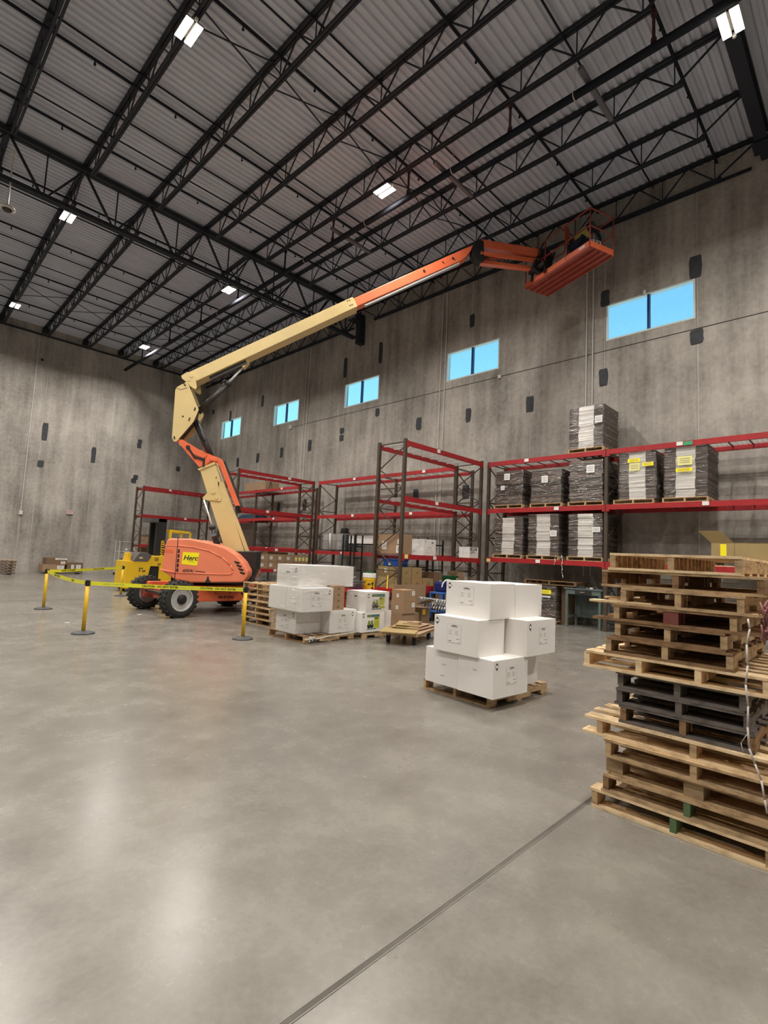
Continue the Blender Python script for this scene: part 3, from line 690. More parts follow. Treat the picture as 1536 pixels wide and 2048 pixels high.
# ---------------------------------------------------------------- cartons
def mark(parent, o, u, v, s=0.05):
    n = Vector(u).cross(Vector(v)); b = MB(); q = 0.78
    def P(pts, t, m): b.prism(pts, o, u, v, n, 0.0, t, m)
    P([(0, s), (q*s, 0), (0, -s), (-q*s, 0)], 0.0012, 0)
    P([(q*s*0.86*a, s*0.86*c) for a, c in ((0, .45), (.62, .36), (.98, 0), (.62, -.36), (0, -.45), (-.62, -.36), (-.98, 0), (-.62, .36))], 0.0018, 1)
    b.build('hazard_mark', [M_ink, M_white], parent)
def label_sheet(parent, o, u, v, wd=0.2, h=0.24):
    n = Vector(u).cross(Vector(v)); b = MB()
    def rect(x0, x1, y0, y1, t, m): b.prism([(x0, y0), (x1, y0), (x1, y1), (x0, y1)], o, u, v, n, 0.0, t, m)
    rect(-wd/2, wd/2, -h/2, h/2, 0.001, 2); rect(-wd/2+0.003, wd/2-0.003, -h/2+0.003, h/2-0.003, 0.0014, 0)
    arc = [(wd*0.25*math.cos(PI*k/8), h*0.36+h*0.10*math.sin(PI*k/8)) for k in range(9)]
    b.prism(arc, o, u, v, n, 0, 0.0018, 1)
    rect(-wd*0.22, wd*0.22, h*0.29, h*0.305, 0.0018, 2)
    for k in range(5):
        rect(-wd*0.4, -wd*(0.14+0.05*(k % 3)), h*(0.14-0.05*k), h*(0.155-0.05*k), 0.0018, 2 if k % 2 else 1)
        rect(wd*0.06, wd*(0.30-0.04*(k % 2)), h*(0.14-0.05*k), h*(0.155-0.05*k), 0.0018, 2 if k % 2 else 1)
    rect(wd*0.15, wd*0.42, -h*0.28, -h*0.26, 0.0018, 3); rect(-wd*0.4, -wd*0.2, -h*0.42, -h*0.39, 0.0018, 3); rect(wd*0.28, wd*0.44, -h*0.45, -h*0.43, 0.0018, 1)
    b.build('printed_label', [M_white, M_grey_ink, M_seam, M_ink], parent)
def print_panel(parent, o, u, v, wd=0.36, h=0.28):
    """teal and lime product print with two round machine pictures"""
    n = Vector(u).cross(Vector(v)); b = MB()
    def rect(x0, x1, y0, y1, t, m): b.prism([(x0, y0), (x1, y0), (x1, y1), (x0, y1)], o, u, v, n, 0.0, t, m)
    rect(-wd/2, wd/2, h*0.32, h/2, 0.001, 0); rect(-wd/2, wd*0.25, -h/2, -h*0.44, 0.001, 0)
    rect(wd*0.06, wd/2, -h*0.44, h*0.32, 0.0012, 1)
    rect(wd*0.1, wd*0.4, h*0.2, h*0.28, 0.0016, 2)
    for k in range(4): rect(wd*0.1, wd*0.42, h*(0.1-0.1*k), h*(0.12-0.1*k), 0.0016, 3)
    for c in (-0.33, -0.1):
        b.prism([(wd*c+h*0.17*math.cos(2*PI*k/12), -h*0.26+h*0.17*math.sin(2*PI*k/12)) for k in range(12)], o, u, v, n, 0, 0.0012, 2)
        b.prism([(wd*c+h*0.15*math.cos(2*PI*k/12)*0.8, -h*0.06+h*0.18*math.sin(2*PI*k/12)) for k in range(12)], o, u, v, n, 0, 0.0016, 3)
    rect(-wd*0.45, -wd*0.12, h*0.35, h*0.46, 0.0016, 3)
    b.build('printed_panel', [M_teal, M_lime, M_ink, mat('green_machine', (0.2, 0.25, 0.05), 0.6)], parent)
def carton(label, loc, rz, sx, sy, sz, m=None, name='carton', cat='box', group=None, front=None, side=None, marks=(), top_tape=True, hole=False):
    """box with base at local z 0, local x from 0..sx, y from 0..sy; front = -y face, side = -x face"""
    m = m or M_white
    t = thing(name, label, cat, loc, rz, group)
    b = MB(); b.box(0, sx, 0, sy, 0, sz-0.003)
    if sx > sy: b.box(0.001, sx-0.001, 0.001, sy/2-0.001, sz-0.003, sz); b.box(0.001, sx-0.001, sy/2+0.001, sy-0.001, sz-0.003, sz)
    else: b.box(0.001, sx/2-0.001, 0.001, sy-0.001, sz-0.003, sz); b.box(sx/2+0.001, sx-0.001, 0.001, sy-0.001, sz-0.003, sz)
    b.build('body', m, t, bevel=0.003)
    F_ = dict(o=lambda x, z: (x, -0.0005, z), u=(1, 0, 0), v=(0, 0, 1)); S_ = dict(o=lambda y, z: (-0.0005, y, z), u=(0, -1, 0), v=(0, 0, 1))
    for face, fr, ln in ((front, F_, sx), (side, S_, sy)):
        if face is None: continue
        for it in face:
            if it[0] == 'mark': mark(t, fr['o'](it[1]*ln, it[2]*sz), fr['u'], fr['v'], it[3] if len(it) > 3 else 0.045)
            elif it[0] == 'label': label_sheet(t, fr['o'](it[1]*ln, it[2]*sz), fr['u'], fr['v'], *(it[3:5] if len(it) > 4 else (0.2, 0.22)))
            elif it[0] == 'panel': print_panel(t, fr['o'](it[1]*ln, it[2]*sz), fr['u'], fr['v'], *(it[3:5] if len(it) > 4 else ()))
            elif it[0] == 'paper' or it[0] == 'patch':
                n = Vector(fr['u']).cross(Vector(fr['v'])); b = MB(); wd, h = it[3], it[4]
                b.prism([(-wd/2, -h/2), (wd/2, -h/2), (wd/2, h/2), (-wd/2, h/2)], fr['o'](it[1]*ln, it[2]*sz), fr['u'], fr['v'], n, 0, 0.001, 0)
                if it[0] == 'paper':
                    for k in range(3): b.prism([(-wd*.3, h*(.2-.2*k)), (wd*.3, h*(.2-.2*k)), (wd*.3, h*(.28-.2*k)), (-wd*.3, h*(.28-.2*k))], fr['o'](it[1]*ln, it[2]*sz), fr['u'], fr['v'], n, 0, 0.0015, 1)
                b.build('sticker', [it[5] if len(it) > 5 else M_paper, M_grey_ink], t)
            elif it[0] == 'hole':
                b = MB(); n = Vector(fr['u']).cross(Vector(fr['v']))
                b.prism([(-.03, -.006), (.03, -.006), (.03, .006), (-.03, .006)], fr['o'](it[1]*ln, it[2]*sz), fr['u'], fr['v'], n, 0, 0.001); b.build('hand_slot', M_seam if m is M_white else M_ink, t)
            elif it[0] == 'bar':
                b = MB(); n = Vector(fr['u']).cross(Vector(fr['v'])); wd, h = it[3], it[4]
                b.prism([(-wd/2, -h/2), (wd/2, -h/2), (wd/2, h/2), (-wd/2, h/2)], fr['o'](it[1]*ln, it[2]*sz), fr['u'], fr['v'], n, 0, 0.001, 0); b.build('printed_bar', it[5], t)
    return t
# unwrapped pile in the foreground
BZ = 0.4225
pr = R(-4.5)
def loc2(ox, oy, rz, x, y): return (ox+x*math.cos(rz)-y*math.sin(rz), oy+x*math.sin(rz)+y*math.cos(rz))
pallet('wooden pallet under the pile of plain white boxes in the foreground', (5.215, 3.30, 0), R(-4), 1.24, 1.04, 0.138, W_mid, W_mid, ntop=7)
LF = [('mark', 0.08, 0.84), ('label', 0.42, 0.58, 0.20, 0.20)]
LR = [('mark', 0.10, 0.84), ('label', 0.52, 0.56, 0.20, 0.20)]
carton('white box with label and diamond mark, bottom layer front corner of the unwrapped pile', (5.085, 3.175, 0.14), R(-5.5), 0.66, 0.525, BZ, front=LR, side=[('hole', 0.5, 0.66)])
carton('white box with two hand slots, bottom layer left end of the unwrapped pile', (5.15, 3.71, 0.14), R(-4.5), 0.66, 0.525, BZ, side=[('hole', 0.42, 0.58), ('hole', 0.45, 0.26)])
carton('white box without label, bottom layer right end of the unwrapped pile', (5.82, 3.33, 0.14), R(-4), 0.52, 0.66, BZ)
carton('white box with label on its left face, middle layer front left of the unwrapped pile', (5.075, 3.385, 0.5625), R(-3.5), 0.52, 0.675, BZ, side=[('mark', 0.93, 0.84), ('label', 0.52, 0.54, 0.21, 0.22)])
carton('white box with label jutting out right, middle layer of the unwrapped pile', (5.665, 3.085, 0.5625), R(-2.5), 0.665, 0.54, BZ, front=[('mark', 0.10, 0.82), ('label', 0.55, 0.54, 0.2, 0.2)])
carton('white box with label on its left face, top layer left of the unwrapped pile', (5.275, 3.36, 0.985), R(-2.5), 0.52, 0.675, BZ, side=[('mark', 0.92, 0.86), ('label', 0.52, 0.60, 0.22, 0.22)])
carton('plain white box, top layer right of the unwrapped pile', (5.80, 3.335, 0.985), R(-3.5), 0.62, 0.66, BZ-0.01)

# wrapped pile
pallet('dark wooden pallet under the stretch-wrapped white box pile', (5.92, 7.74, 0), R(0), 1.25, 1.18, 0.138, W_brown, W_mid)
w1 = 'of the stretch-wrapped pile'
H1 = 0.44
LL = [('mark', 0.14, 0.80, 0.05), ('label', 0.55, 0.48, 0.25, 0.26)]
carton('white box with label on its left face, bottom layer left ' + w1, (5.92, 8.02, 0.14), 0, 0.6, 0.66, H1, side=LL)
carton('white box with label, bottom layer right front ' + w1, (6.53, 7.76, 0.14), R(0.5), 0.70, 0.55, H1, front=[('mark', 0.86, 0.80, 0.05), ('label', 0.5, 0.5, 0.26, 0.28)])
carton('white box set back between the labelled ones, bottom layer ' + w1, (6.53, 8.33, 0.14), 0, 0.62, 0.55, H1)
z2 = 0.583
carton('white box with label, middle layer front ' + w1, (5.80, 7.71, z2), R(0), 0.74, 0.50, H1, front=[('mark', 0.88, 0.80, 0.05), ('label', 0.46, 0.52, 0.27, 0.28)])
carton('narrow white box, middle layer left end ' + w1, (5.80, 8.22, z2), 0, 0.62, 0.58, H1)
z3 = z2+H1+0.002
carton('white box with diamond mark, top layer left ' + w1, (5.86, 7.93, z3), 0, 0.52, 0.72, 0.415, side=[('mark', 0.14, 0.76, 0.05), ('bar', 0.5, 0.66, 0.12, 0.015, M_ink)])
carton('plain white box, top layer middle ' + w1, (6.39, 7.95, z3), 0, 0.52, 0.68, 0.415)
carton('plain white box, top layer right end ' + w1, (6.92, 7.97, z3), 0, 0.36, 0.66, 0.41)
for k, s_ in enumerate(('bottom', 'second', 'third', 'top')):
    carton('small brown box, %s of four stacked beside the wrapped white pile' % s_, (6.58, 7.80, z2+k*0.119), 0, 0.33, 0.36, 0.1175, M_card, group='four stacked brown boxes', front=[('bar', 0.55, 0.5, 0.06, 0.045, M_card3)])
def wobbly_film(name, label, x0, x1, y0, y1, z0, z1, m, amp=0.012, seed=1, parent=None, top=True, nz=10, ns=8, layers=None, glints=0):
    rg = random.Random(seed); b = MB(); pts = []
    per = [(x0, y0), (x1, y0), (x1, y1), (x0, y1)]
    ring = []
    for k in range(4):
        (ax, ay), (bx, by) = per[k], per[(k+1) % 4]
        for i in range(ns): ring.append((ax+(bx-ax)*i/ns, ay+(by-ay)*i/ns))
    n = len(ring); cx, cy = (x0+x1)/2, (y0+y1)/2; vs = []
    ph = [rg.uniform(0, 6.28) for _ in range(6)]
    for jz in range(nz+1):
        z = z0+(z1-z0)*jz/nz
        for ii, (x, y) in enumerate(ring):
            q = 2*PI*ii/len(ring)
            fold = 0.5+0.5*math.sin(z*115+2.3*math.sin(q*3+ph[0])+1.7*math.sin(q*5+z*9+ph[1]))
            d = amp*(0.10+0.55*fold*abs(math.sin(q*4+z*5+ph[2]))+0.35*rg.random()); dx, dy = x-cx, y-cy; L = math.hypot(dx, dy)
            vs.append((x+dx/L*d, y+dy/L*d, z+(rg.uniform(-.008, .008) if 0 < jz < nz else 0)))
    fs = [(jz*n+i, jz*n+(i+1) % n, (jz+1)*n+(i+1) % n, (jz+1)*n+i) for jz in range(nz) for i in range(n)]
    b.add(vs, fs)
    for _ in range(glints):  # thin white film strands, painted glints on the wrap
        L_ = rg.uniform(.03, .28)*rg.random()+.03; z = rg.uniform(z0+.03, z1-.03); dz = rg.uniform(-.25, .25)*L_*(1 if rg.random() < .8 else 2.2); r = rg.uniform(.0015, .0058)
        if rg.random() < .72: yy = rg.uniform(y0, y1-L_); xx = x0-amp*.85; p, q = (xx, yy, z), (xx-.002, yy+L_, z+dz)
        else: xx_ = rg.uniform(x0, x1-L_); p, q = (xx_, y0-amp*.85, z), (xx_+L_, y0-amp*.85, z+dz)
        md_ = tuple((a_+b_)/2 for a_, b_ in zip(p, q)); md_ = (md_[0]-.003, md_[1], md_[2]-.006)
        b.cyl(p, md_, r*.4, 5, 1, r); b.cyl(md_, q, r, 5, 1, r*.4)
    o = b.build(name, [m, M_glint], parent, smooth=True)
    if label: tag(o, label, 'stretch film')
    return o
wobbly_film('stretch_film', 'clear stretch film wound round the bottom layer of the wrapped white pile', 5.905, 7.24, 7.735, 8.9, 0.145, 0.58, M_filmw, 0.012, 3, nz=30, ns=9, glints=26)
wobbly_film('stretch_film', 'clear stretch film wound round the middle layer of the wrapped white pile', 5.785, 6.555, 7.695, 8.82, 0.585, 1.025, M_filmw, 0.012, 4, nz=30, ns=9, glints=26)
wobbly_film('stretch_film', 'clear stretch film wound round the top layer of the wrapped white pile', 5.845, 7.30, 7.915, 8.67, 1.027, 1.45, M_filmw, 0.014, 5, nz=30, ns=9, glints=26)
b = MB(); rg = random.Random(2)
for k in range(7):
    p = Vector((5.93+0.22*k, 7.70+rg.uniform(-.03, .03), 0.07+0.012*k)); q = Vector((5.93+0.22*(k+1), 7.70+rg.uniform(-.03, .03), 0.07+0.012*(k+1))); b.cyl(p, q, 0.012, 7)
for k in range(6): b.cyl((5.93+rg.uniform(0, .15), 7.68+rg.uniform(-.05, .05), 0.05+rg.uniform(0, .08)), (5.98+rg.uniform(0, .15), 7.66+rg.uniform(-.05, .05), 0.03+rg.uniform(0, .1)), 0.009, 6)
tag(b.build('film_tail', M_offwhite, smooth=True), 'twisted white tail of stretch film hanging on the near edge of the wrapped pile pallet', 'plastic wrap')

# second pile with green machine print
pallet('wooden pallet under the white boxes printed with green pictures', (7.28, 7.62, 0), R(0), 1.15, 0.95, 0.13, W_mid, W_mid)
carton('white box with teal and lime print, lower of the two printed boxes', (7.22, 7.60, 0.13), 0, 0.66, 0.56, 0.40, front=[('mark', 0.10, 0.84, 0.05), ('panel', 0.52, 0.5, 0.36, 0.3)])
carton('white box with teal and lime print, upper of the two printed boxes', (7.34, 7.60, 0.532), 0, 0.66, 0.6, 0.41, front=[('mark', 0.09, 0.8, 0.05), ('panel', 0.52, 0.5, 0.38, 0.32)], side=[('bar', 0.55, 0.74, 0.09, 0.025, M_ink)])
carton('plain white box, lower one behind right of the printed boxes', (7.93, 7.75, 0.13), 0, 0.32, 0.6, 0.39)
carton('plain white box, upper one behind right of the printed boxes', (8.03, 7.85, 0.522), 0, 0.22, 0.5, 0.3)
wobbly_film('stretch_film', 'clear stretch film wound round the printed white boxes', 7.325, 8.01, 7.585, 8.21, 0.54, 0.94, M_filmw, 0.012, 6, nz=30, ns=9, glints=26)

# pallets stacked behind the wrapped pile
pl = None
names = ['lowest', 'second from the floor', 'third from the floor', 'fourth from the floor', 'fifth from the floor', 'second from the top', 'top']
for k in range(7):
    lb = 'worn wooden pallet behind the wrapped white pile, %s of seven' % names[k]
    off = (random.uniform(-.02, .03), random.uniform(-.02, .03))
    if k == 0: pl = pallet(lb, (6.50, 9.70, 0), 0, 1.2, 1.2, 0.133, W_mid, W_mid, group='pallets stacked beside the machine')
    else: dup(pl, (6.48+off[0]-0.004*k, 9.70+off[1], 0.1335*k), random.uniform(-.02, .02), lb)
# far pallets along the back wall
for k, s_ in enumerate(('lowest', 'second', 'third', 'fourth', 'topmost')):
    if k == 0: fp = pallet('grey wooden pallet at the left edge by the back wall, lowest of five', (4.3, 29.9, 0), 0, 1.1, 1.1, 0.135, W_mid, W_dark, group='pallets by the back wall')
    else: dup(fp, (4.28+0.01*k, 29.9, 0.136*k), 0, 'grey wooden pallet at the left edge by the back wall, %s of five' % s_)

# ---------------------------------------------------------------- wrapped dark loads on the rack
def load(label, y0, y1, z0, h, style='stripe', depth=1.1, x0=RX+0.03, papers=(), seed=0, lean=0.0, top=None):
    rg = random.Random(seed+10); t = thing('wrapped_load', label, 'wrapped load', (x0, y0, z0))
    W = y1-y0; b = MB(); n = int(h/0.035); wz = h/n; wy = [0, W*0.27, W*0.72, W] if style == 'stripe' else None
    jx = 0; jy = 0
    for k in range(n):
        z = k*wz
        if k % 3 == 0: jx = rg.uniform(-.012, .026); jy = rg.uniform(-.022, .022)
        ln = lean*k/n
        a = rg.uniform(-0.004, 0.004)
        if style == 'stripe':
            segs = [(0, wy[1], 0), (wy[1], wy[2], 1), (wy[2], W, 0)]
            for s_, e_, m_ in segs: b.box(max(0.0, jx)+a, depth, s_+jy*0.6+ln, e_+jy*0.6+ln-0.001, z, z+wz*0.93, m_)
        else: b.box(max(0, jx)+a, depth, jy+ln, W+jy+ln, z, z+wz*0.95, 0)
    b.build('stacked_sheets', [M_carded, M_whited], t)
    wobbly_film('stretch_film', None, -0.015, depth+0.01, -0.02+min(0, lean), W+0.02+max(0, lean), 0.0, h, M_film, 0.020, seed, t, nz=int(h/0.014), ns=9, glints=80)
    for (py, pz, wd, hh, m_) in papers:
        q = MB(); q.prism([(-wd/2, -hh/2), (wd/2, -hh/2), (wd/2, hh/2), (-wd/2, hh/2)], (-0.034, W-py*W, pz*h), (0, -1, 0), (0, 0, 1), (-1, 0, 0), -0.001, 0.001)
        for i in range(3): q.prism([(-wd*.35, hh*(.2-.22*i)), (wd*.35, hh*(.2-.22*i)), (wd*.35, hh*(.26-.22*i)), (-wd*.35, hh*(.26-.22*i))], (-0.036, W-py*W, pz*h), (0, -1, 0), (0, 0, 1), (-1, 0, 0), -0.001, 0.001, 1)
        q.build('paper_sheet', [m_, M_grey_ink], t)
    return t
rp0 = None
def rpallet(label, y0, z, W=1.0, m=None):
    global rp0
    g = 'pallets under the wrapped loads'
    if rp0 is None: rp0 = pallet(label, (RX+0.0, y0, z), 0, 1.15, 1.0, 0.115, W_mid, W_mid, group=g, ntop=5); return
    dup(rp0, (RX+random.uniform(-.01, .02), y0, z), 0, label)
sh = ('on the loaded rack, middle level', 'on the loaded rack, lowest level')
for z, (ya, yb, yc), s_, hs, st in ((3.35, (7.83, 6.60, 5.42), sh[0], (1.06, 0.98, 1.15), 'plain'), (1.82, (7.83, 6.66, 5.42), sh[1], (1.12, 1.21, 1.19), 'stripe')):
    for k, (y, h, pos) in enumerate(zip((ya, yb, yc), hs, ('left', 'centre', 'right'))):
        rpallet('wooden pallet under the %s wrapped load %s' % (pos, s_), y, z)
        pp = {('plain', 0): [(.45, .82, .2, .2, M_paper), (.3, .5, .14, .14, M_paper)], ('plain', 1): [(.48, .72, .2, .2, M_paper)], ('plain', 2): [(.66, .78, .22, .22, M_paper)],
              ('stripe', 0): [], ('stripe', 1): [(.86, .53, .2, .17, M_paper)], ('stripe', 2): [(.84, .63, .22, .14, M_paper)]}[(st, k)]
        desc = 'dark wrapped load' if st == 'plain' else 'dark wrapped load with white stripe'
        load('%s, %s one %s' % (desc, pos, s_), y+0.03, y+0.97, z+0.117, h, st, papers=pp, seed=k+(10 if st == 'plain' else 20), lean=-0.03 if (st, k) == ('stripe', 0) else 0.0)
rpallet('wooden pallet under the striped load with two yellow sheets, left in the right-hand bay', 4.16, 3.35)
load('dark wrapped load with white stripe and small yellow sheets, left in the right-hand bay', 4.12, 5.02, 3.467, 1.24, papers=[(.42, .82, .3, .1, M_sticker), (.44, .68, .26, .2, M_limep), (.80, .72, .26, .1, M_sticker)], seed=31)
rpallet('wooden pallet under the tall striped load with a yellow sheet, right in the right-hand bay', 2.97, 3.35)
load('tallest dark wrapped load with white stripe and large yellow sheet, right in the right-hand bay', 2.99, 3.93, 3.467, 1.245, papers=[(.50, .72, .32, .22, M_limep), (.48, .54, .36, .09, M_sticker)], seed=33)
rpallet('wooden pallet on the top beam under the highest wrapped load', 5.43, 4.855)
load('highest dark wrapped load with white stripe, alone on top of the rack', 5.45, 6.40, 4.97, 1.2, papers=[(.88, .64, .2, .2, M_paper)], seed=35)
b = MB()
for (y0, x0) in ((6.55, 13.86), (6.7, 13.855)):
    p = Vector((x0, y0, 1.95))
    for k in range(7):
        q = p+Vector((random.uniform(-.006, .004), random.uniform(-.03, .03), -0.09 if y0 < 6.6 else -0.04)); b.cyl(p, q, random.uniform(.004, .014), 6); p = q
tag(b.build('film_tail', M_offwhite, smooth=True), 'torn film tails dangling over the lowest beam of the loaded rack', 'plastic wrap')

# open box at the right end of the rack's low level
t = thing('open_carton', 'large open tan cardboard box with raised flap on the rack behind the tall pallet stack', 'box', (RX+0.05, 1.73, 1.937))
X1_, Y1_, H_ = 0.95, 1.2, 0.42
b = MB(); th = 0.012
b.box(0, X1_, 0, Y1_, 0, th); b.box(0, th, 0, Y1_, th, H_); b.box(X1_-th, X1_, 0, Y1_, th, H_); b.box(th, X1_-th, 0, th, th, H_); b.box(th, X1_-th, Y1_-th, Y1_, th, H_)
b.build('body', M_card2, t)
b = MB(); b.prism([(0, 0), (0, 0.45), (0.3, 0.70), (0.3, 0.26)], (0, 0.745, H_), (-0.35, 0, 0.93), (0, 1, 0), (0.93, 0, 0.35), 0, 0.006); b.build('flap', M_card2, t)
b = MB(); b.prism([(0, 0), (0, Y1_), (0.3, Y1_-0.1), (0.3, 0.1)], (X1_, 0, H_), (0.4, 0, 0.25), (0, 1, 0), (0.3, 0, -0.93), 0, 0.006); b.build('flap', M_card2, t)
MB().box(-0.0015, 0, 0.90, 1.02, 0.02, 0.40).build('tape_strip', M_sticker, t)
MB().box(-0.002, 0.001, 0.738, 0.748, 0, H_).build('corner_crease', M_card3, t)
pallet('wooden pallet under the large open tan cardboard box', (RX, 1.72, 1.821), 0, 1.1, 1.2, 0.113, W_light, W_mid)

# ---------------------------------------------------------------- articulated boom lift
LP = Vector((6.75, 13.1, 0)); LA = R(-40)
lift = thing('boom_lift', 'orange and cream articulated boom lift with raised arm reaching to the windowed wall', 'boom lift', LP)
hx = Vector((math.cos(LA), math.sin(LA), 0)); nx = Vector((-math.sin(LA), math.cos(LA), 0)); up = Vector((0, 0, 1))
def side(pts, t0, t1, m=0, b=None):   # outline in (along boom, height), thickness along nx
    b = b or MB(); b.prism(pts, (0, 0, 0), hx, up, nx, t0, t1, m); return b
def L3(s, n, z): return hx*s + nx*n + up*z
# wheels: axle along world Y, chassis along world X
WR = 0.44
def wheel(cx, cy, out, rz, name='wheel'):
    ax = Vector((math.sin(rz)*-1, math.cos(rz), 0))*out; c = Vector((cx, cy, WR))-LP
    b = MB(); w2 = 0.36
    b.lathe(c-ax*w2, ax, [(0, 0.27), (0.0, 0.36), (0.03, WR-0.03), (0.06, WR-0.012), (w2-0.06, WR-0.012), (w2-0.03, WR-0.03), (w2-0.005, 0.36), (w2-0.004, 0.285), (w2-0.03, 0.27)], 40, cap=False)
    a = ax.cross(up).normalized()
    for k in range(22):       # chunky chevron lugs
        t_ = 2*PI*k/22
        for sg in (0, 1):
            t2 = t_+sg*PI/22
            def PP(r, th, d): return c-ax*w2+ax*d+(a*math.cos(th)+up*math.sin(th))*r
            d0, d1 = (0.02, 0.19) if sg == 0 else (0.17, w2-0.02)
            th0, th1 = (t2, t2+0.16) if sg == 0 else (t2+0.16, t2)
            p, q = PP(WR-0.008, th0, d0), PP(WR-0.008, th1, d1)
            b.bar(p, q, 0.055, 0.03, 0, up=(p+q)/2-c)
    tire = b.build('wheel', M_rubber, lift, smooth=False)
    b = MB(); b.lathe(c-ax*0.30, ax, [(0, 0.05), (0, 0.275), (0.27, 0.275), (0.285, 0.285), (0.297, 0.283), (0.297, 0.262), (0.275, 0.25), (0.255, 0.235), (0.262, 0.02)], 32); b.build('rim', M_rim, tire, smooth=False)
    b = MB(); b.lathe(c-ax*0.05, ax, [(0, 0.03), (0, 0.115), (0.05, 0.115), (0.07, 0.06), (0.085, 0.055), (0.085, 0.01)], 16)
    for k in range(9):
        th = 2*PI*k/9; o = (a*math.cos(th)+up*math.sin(th))*0.092; b.cyl(c-ax*0.04+o, c+ax*0.012+o, 0.014, 6)
    b.build('hub', M_black, tire)
wheel(5.50, 11.97, -1, R(6)); wheel(5.50, 14.42, 1, R(6)); wheel(7.95, 11.97, -1, 0); wheel(7.95, 14.42, 1, 0)
b = MB()
def wbx(x0, x1, y0, y1, z0, z1, m=0): b.box(x0-LP.x, x1-LP.x, y0-LP.y, y1-LP.y, z0, z1, m)
wbx(5.95, 7.75, 12.38, 13.95, 0.33, 0.74); wbx(5.7, 5.95, 12.75, 13.6, 0.38, 0.70); wbx(7.75, 8.2, 12.6, 13.75, 0.38, 0.70)
ch = b.build('chassis', M_orange, lift, bevel=0.02)
b = MB(); b.cyl(Vector((5.52, 12.3, 0.44))-LP, Vector((5.52, 14.1, 0.44))-LP, 0.07, 12); wbx(5.40, 5.68, 12.95, 13.45, 0.36, 0.60); wbx(5.35, 5.75, 12.25, 12.45, 0.33, 0.62); wbx(5.35, 5.75, 13.95, 14.15, 0.33, 0.62)
b.build('front_axle', M_oranged, lift, bevel=0.01)
b = MB(); b.cyl(Vector((5.38, 12.5, 0.52))-LP, Vector((5.38, 13.9, 0.52))-LP, 0.035, 10); b.cyl(Vector((7.95, 12.3, 0.44))-LP, Vector((7.95, 14.1, 0.44))-LP, 0.08, 12); b.build('steer_cylinder', M_dmetal, lift)
b = MB(); wbx(5.35, 5.9, 12.5, 12.62, 0.60, 0.76); wbx(5.35, 5.9, 13.7, 13.82, 0.60, 0.76); b.build('axle_cowl', M_orange, lift, bevel=0.02)
lettering('888-87-0386', 0.085, M_ink, ch, frameT(Vector((6.85, 12.378, 0.43))-LP, (1, 0, 0), (0, 0, 1)), bold=0.002)
b = MB(); o = Vector((7.42, 12.3785, 0.52))-LP
b.prism([(-0.16, 0), (-0.09, 0.05), (-0.09, 0.02), (-0.01, 0.02), (-0.01, -0.02), (-0.09, -0.02), (-0.09, -0.05)], o, (1, 0, 0), up, (0, -1, 0), 0, 0.002, 0)
b.prism([(0.16, 0), (0.09, 0.05), (0.09, 0.02), (0.01, 0.02), (0.01, -0.02), (0.09, -0.02), (0.09, -0.05)], o, (1, 0, 0), up, (0, -1, 0), 0, 0.002, 1)
b.build('direction_arrows', [M_ink, M_cream], ch)
b = MB()
for x in (6.55, 6.95):
    for z in (0.66, 0.54): b.cyl(Vector((x, 12.36, z))-LP, Vector((x, 12.385, z))-LP, 0.012, 8)
b.build('bolt', M_black, ch)
# turntable
b = MB(); b.cyl((0, 0, 0.74), (0, 0, 0.86), 0.48, 32); b.build('slew_ring', M_black, lift)
b = MB(); side([(-0.75, 0.80), (1.05, 0.80), (1.05, 0.92), (-0.75, 0.92)], -0.95, 0.95, 0, b); b.build('turntable_deck', M_black, lift)
HOOD = [(-0.93, 1.23), (-0.90, 1.67), (-0.86, 1.85), (-0.76, 1.885), (-0.32, 1.90), (0.22, 1.81), (0.54, 1.73), (0.84, 1.56), (1.03, 1.37), (1.16, 1.15), (1.16, 1.02), (1.06, 0.87), (-0.22, 0.81), (-0.59, 0.87), (-0.79, 0.99), (-0.93, 1.07)]
hood = side(HOOD, -1.15, -0.42).build('engine_hood', M_orange2, lift, bevel=0.035)
hood2 = side(HOOD, 0.42, 1.15).build('engine_hood', M_orange2, lift, bevel=0.035)
b = MB(); side([(-0.95, 0.95), (-0.6, 0.83), (-0.6, 1.9), (-0.9, 1.86), (-0.96, 1.3)], -0.44, 0.44, 0, b); b.build('counterweight', M_orange2, lift, bevel=0.04)
b = MB()   # panel gap, raised arch moulding
side([(-0.605, 0.86), (-0.588, 0.86), (-0.588, 1.895), (-0.605, 1.895)], -1.1535, -1.148, 0, b)
b.build('panel_gap', M_dmetal, hood)
b = MB(); arch = [(-0.58, 1.71), (-0.2, 1.69), (0.2, 1.61), (0.5, 1.47), (0.72, 1.29), (0.80, 1.14), (0.76, 1.07), (0.6, 1.045), (-0.58, 1.045)]
for p, q in zip(arch[:-1], arch[1:]): b.cyl(L3(p[0], -1.15, p[1]), L3(q[0], -1.15, q[1]), 0.016, 8)
b.cyl(L3(-0.93, -1.15, 1.70), L3(-0.6, -1.15, 1.70), 0.010, 6)
b.build('raised_moulding', M_orange2, hood, smooth=True)
b = MB(); b.cyl(L3(-0.96, -1.152, 1.10), L3(-0.6, -1.16, 1.04), 0.02, 8); b.build('bumper_lip', M_orange2, hood, smooth=True)
b = MB()
for k in range(5): side([(-0.575, 1.53-k*0.118), (-0.53, 1.53-k*0.118), (-0.53, 1.62-k*0.118), (-0.575, 1.62-k*0.118)], -1.1525, -1.149, 0, b)
for k in range(4):
    s0, z0 = 0.80+0.062*k-0.004*k*k, 1.40-0.085*k
    side([(s0, z0), (s0+0.15, z0-0.035), (s0+0.125, z0-0.075-0.01), (s0+0.03, z0-0.055)], -1.1525, -1.149, 0, b)
b.build('vent_slots', M_black, hood)
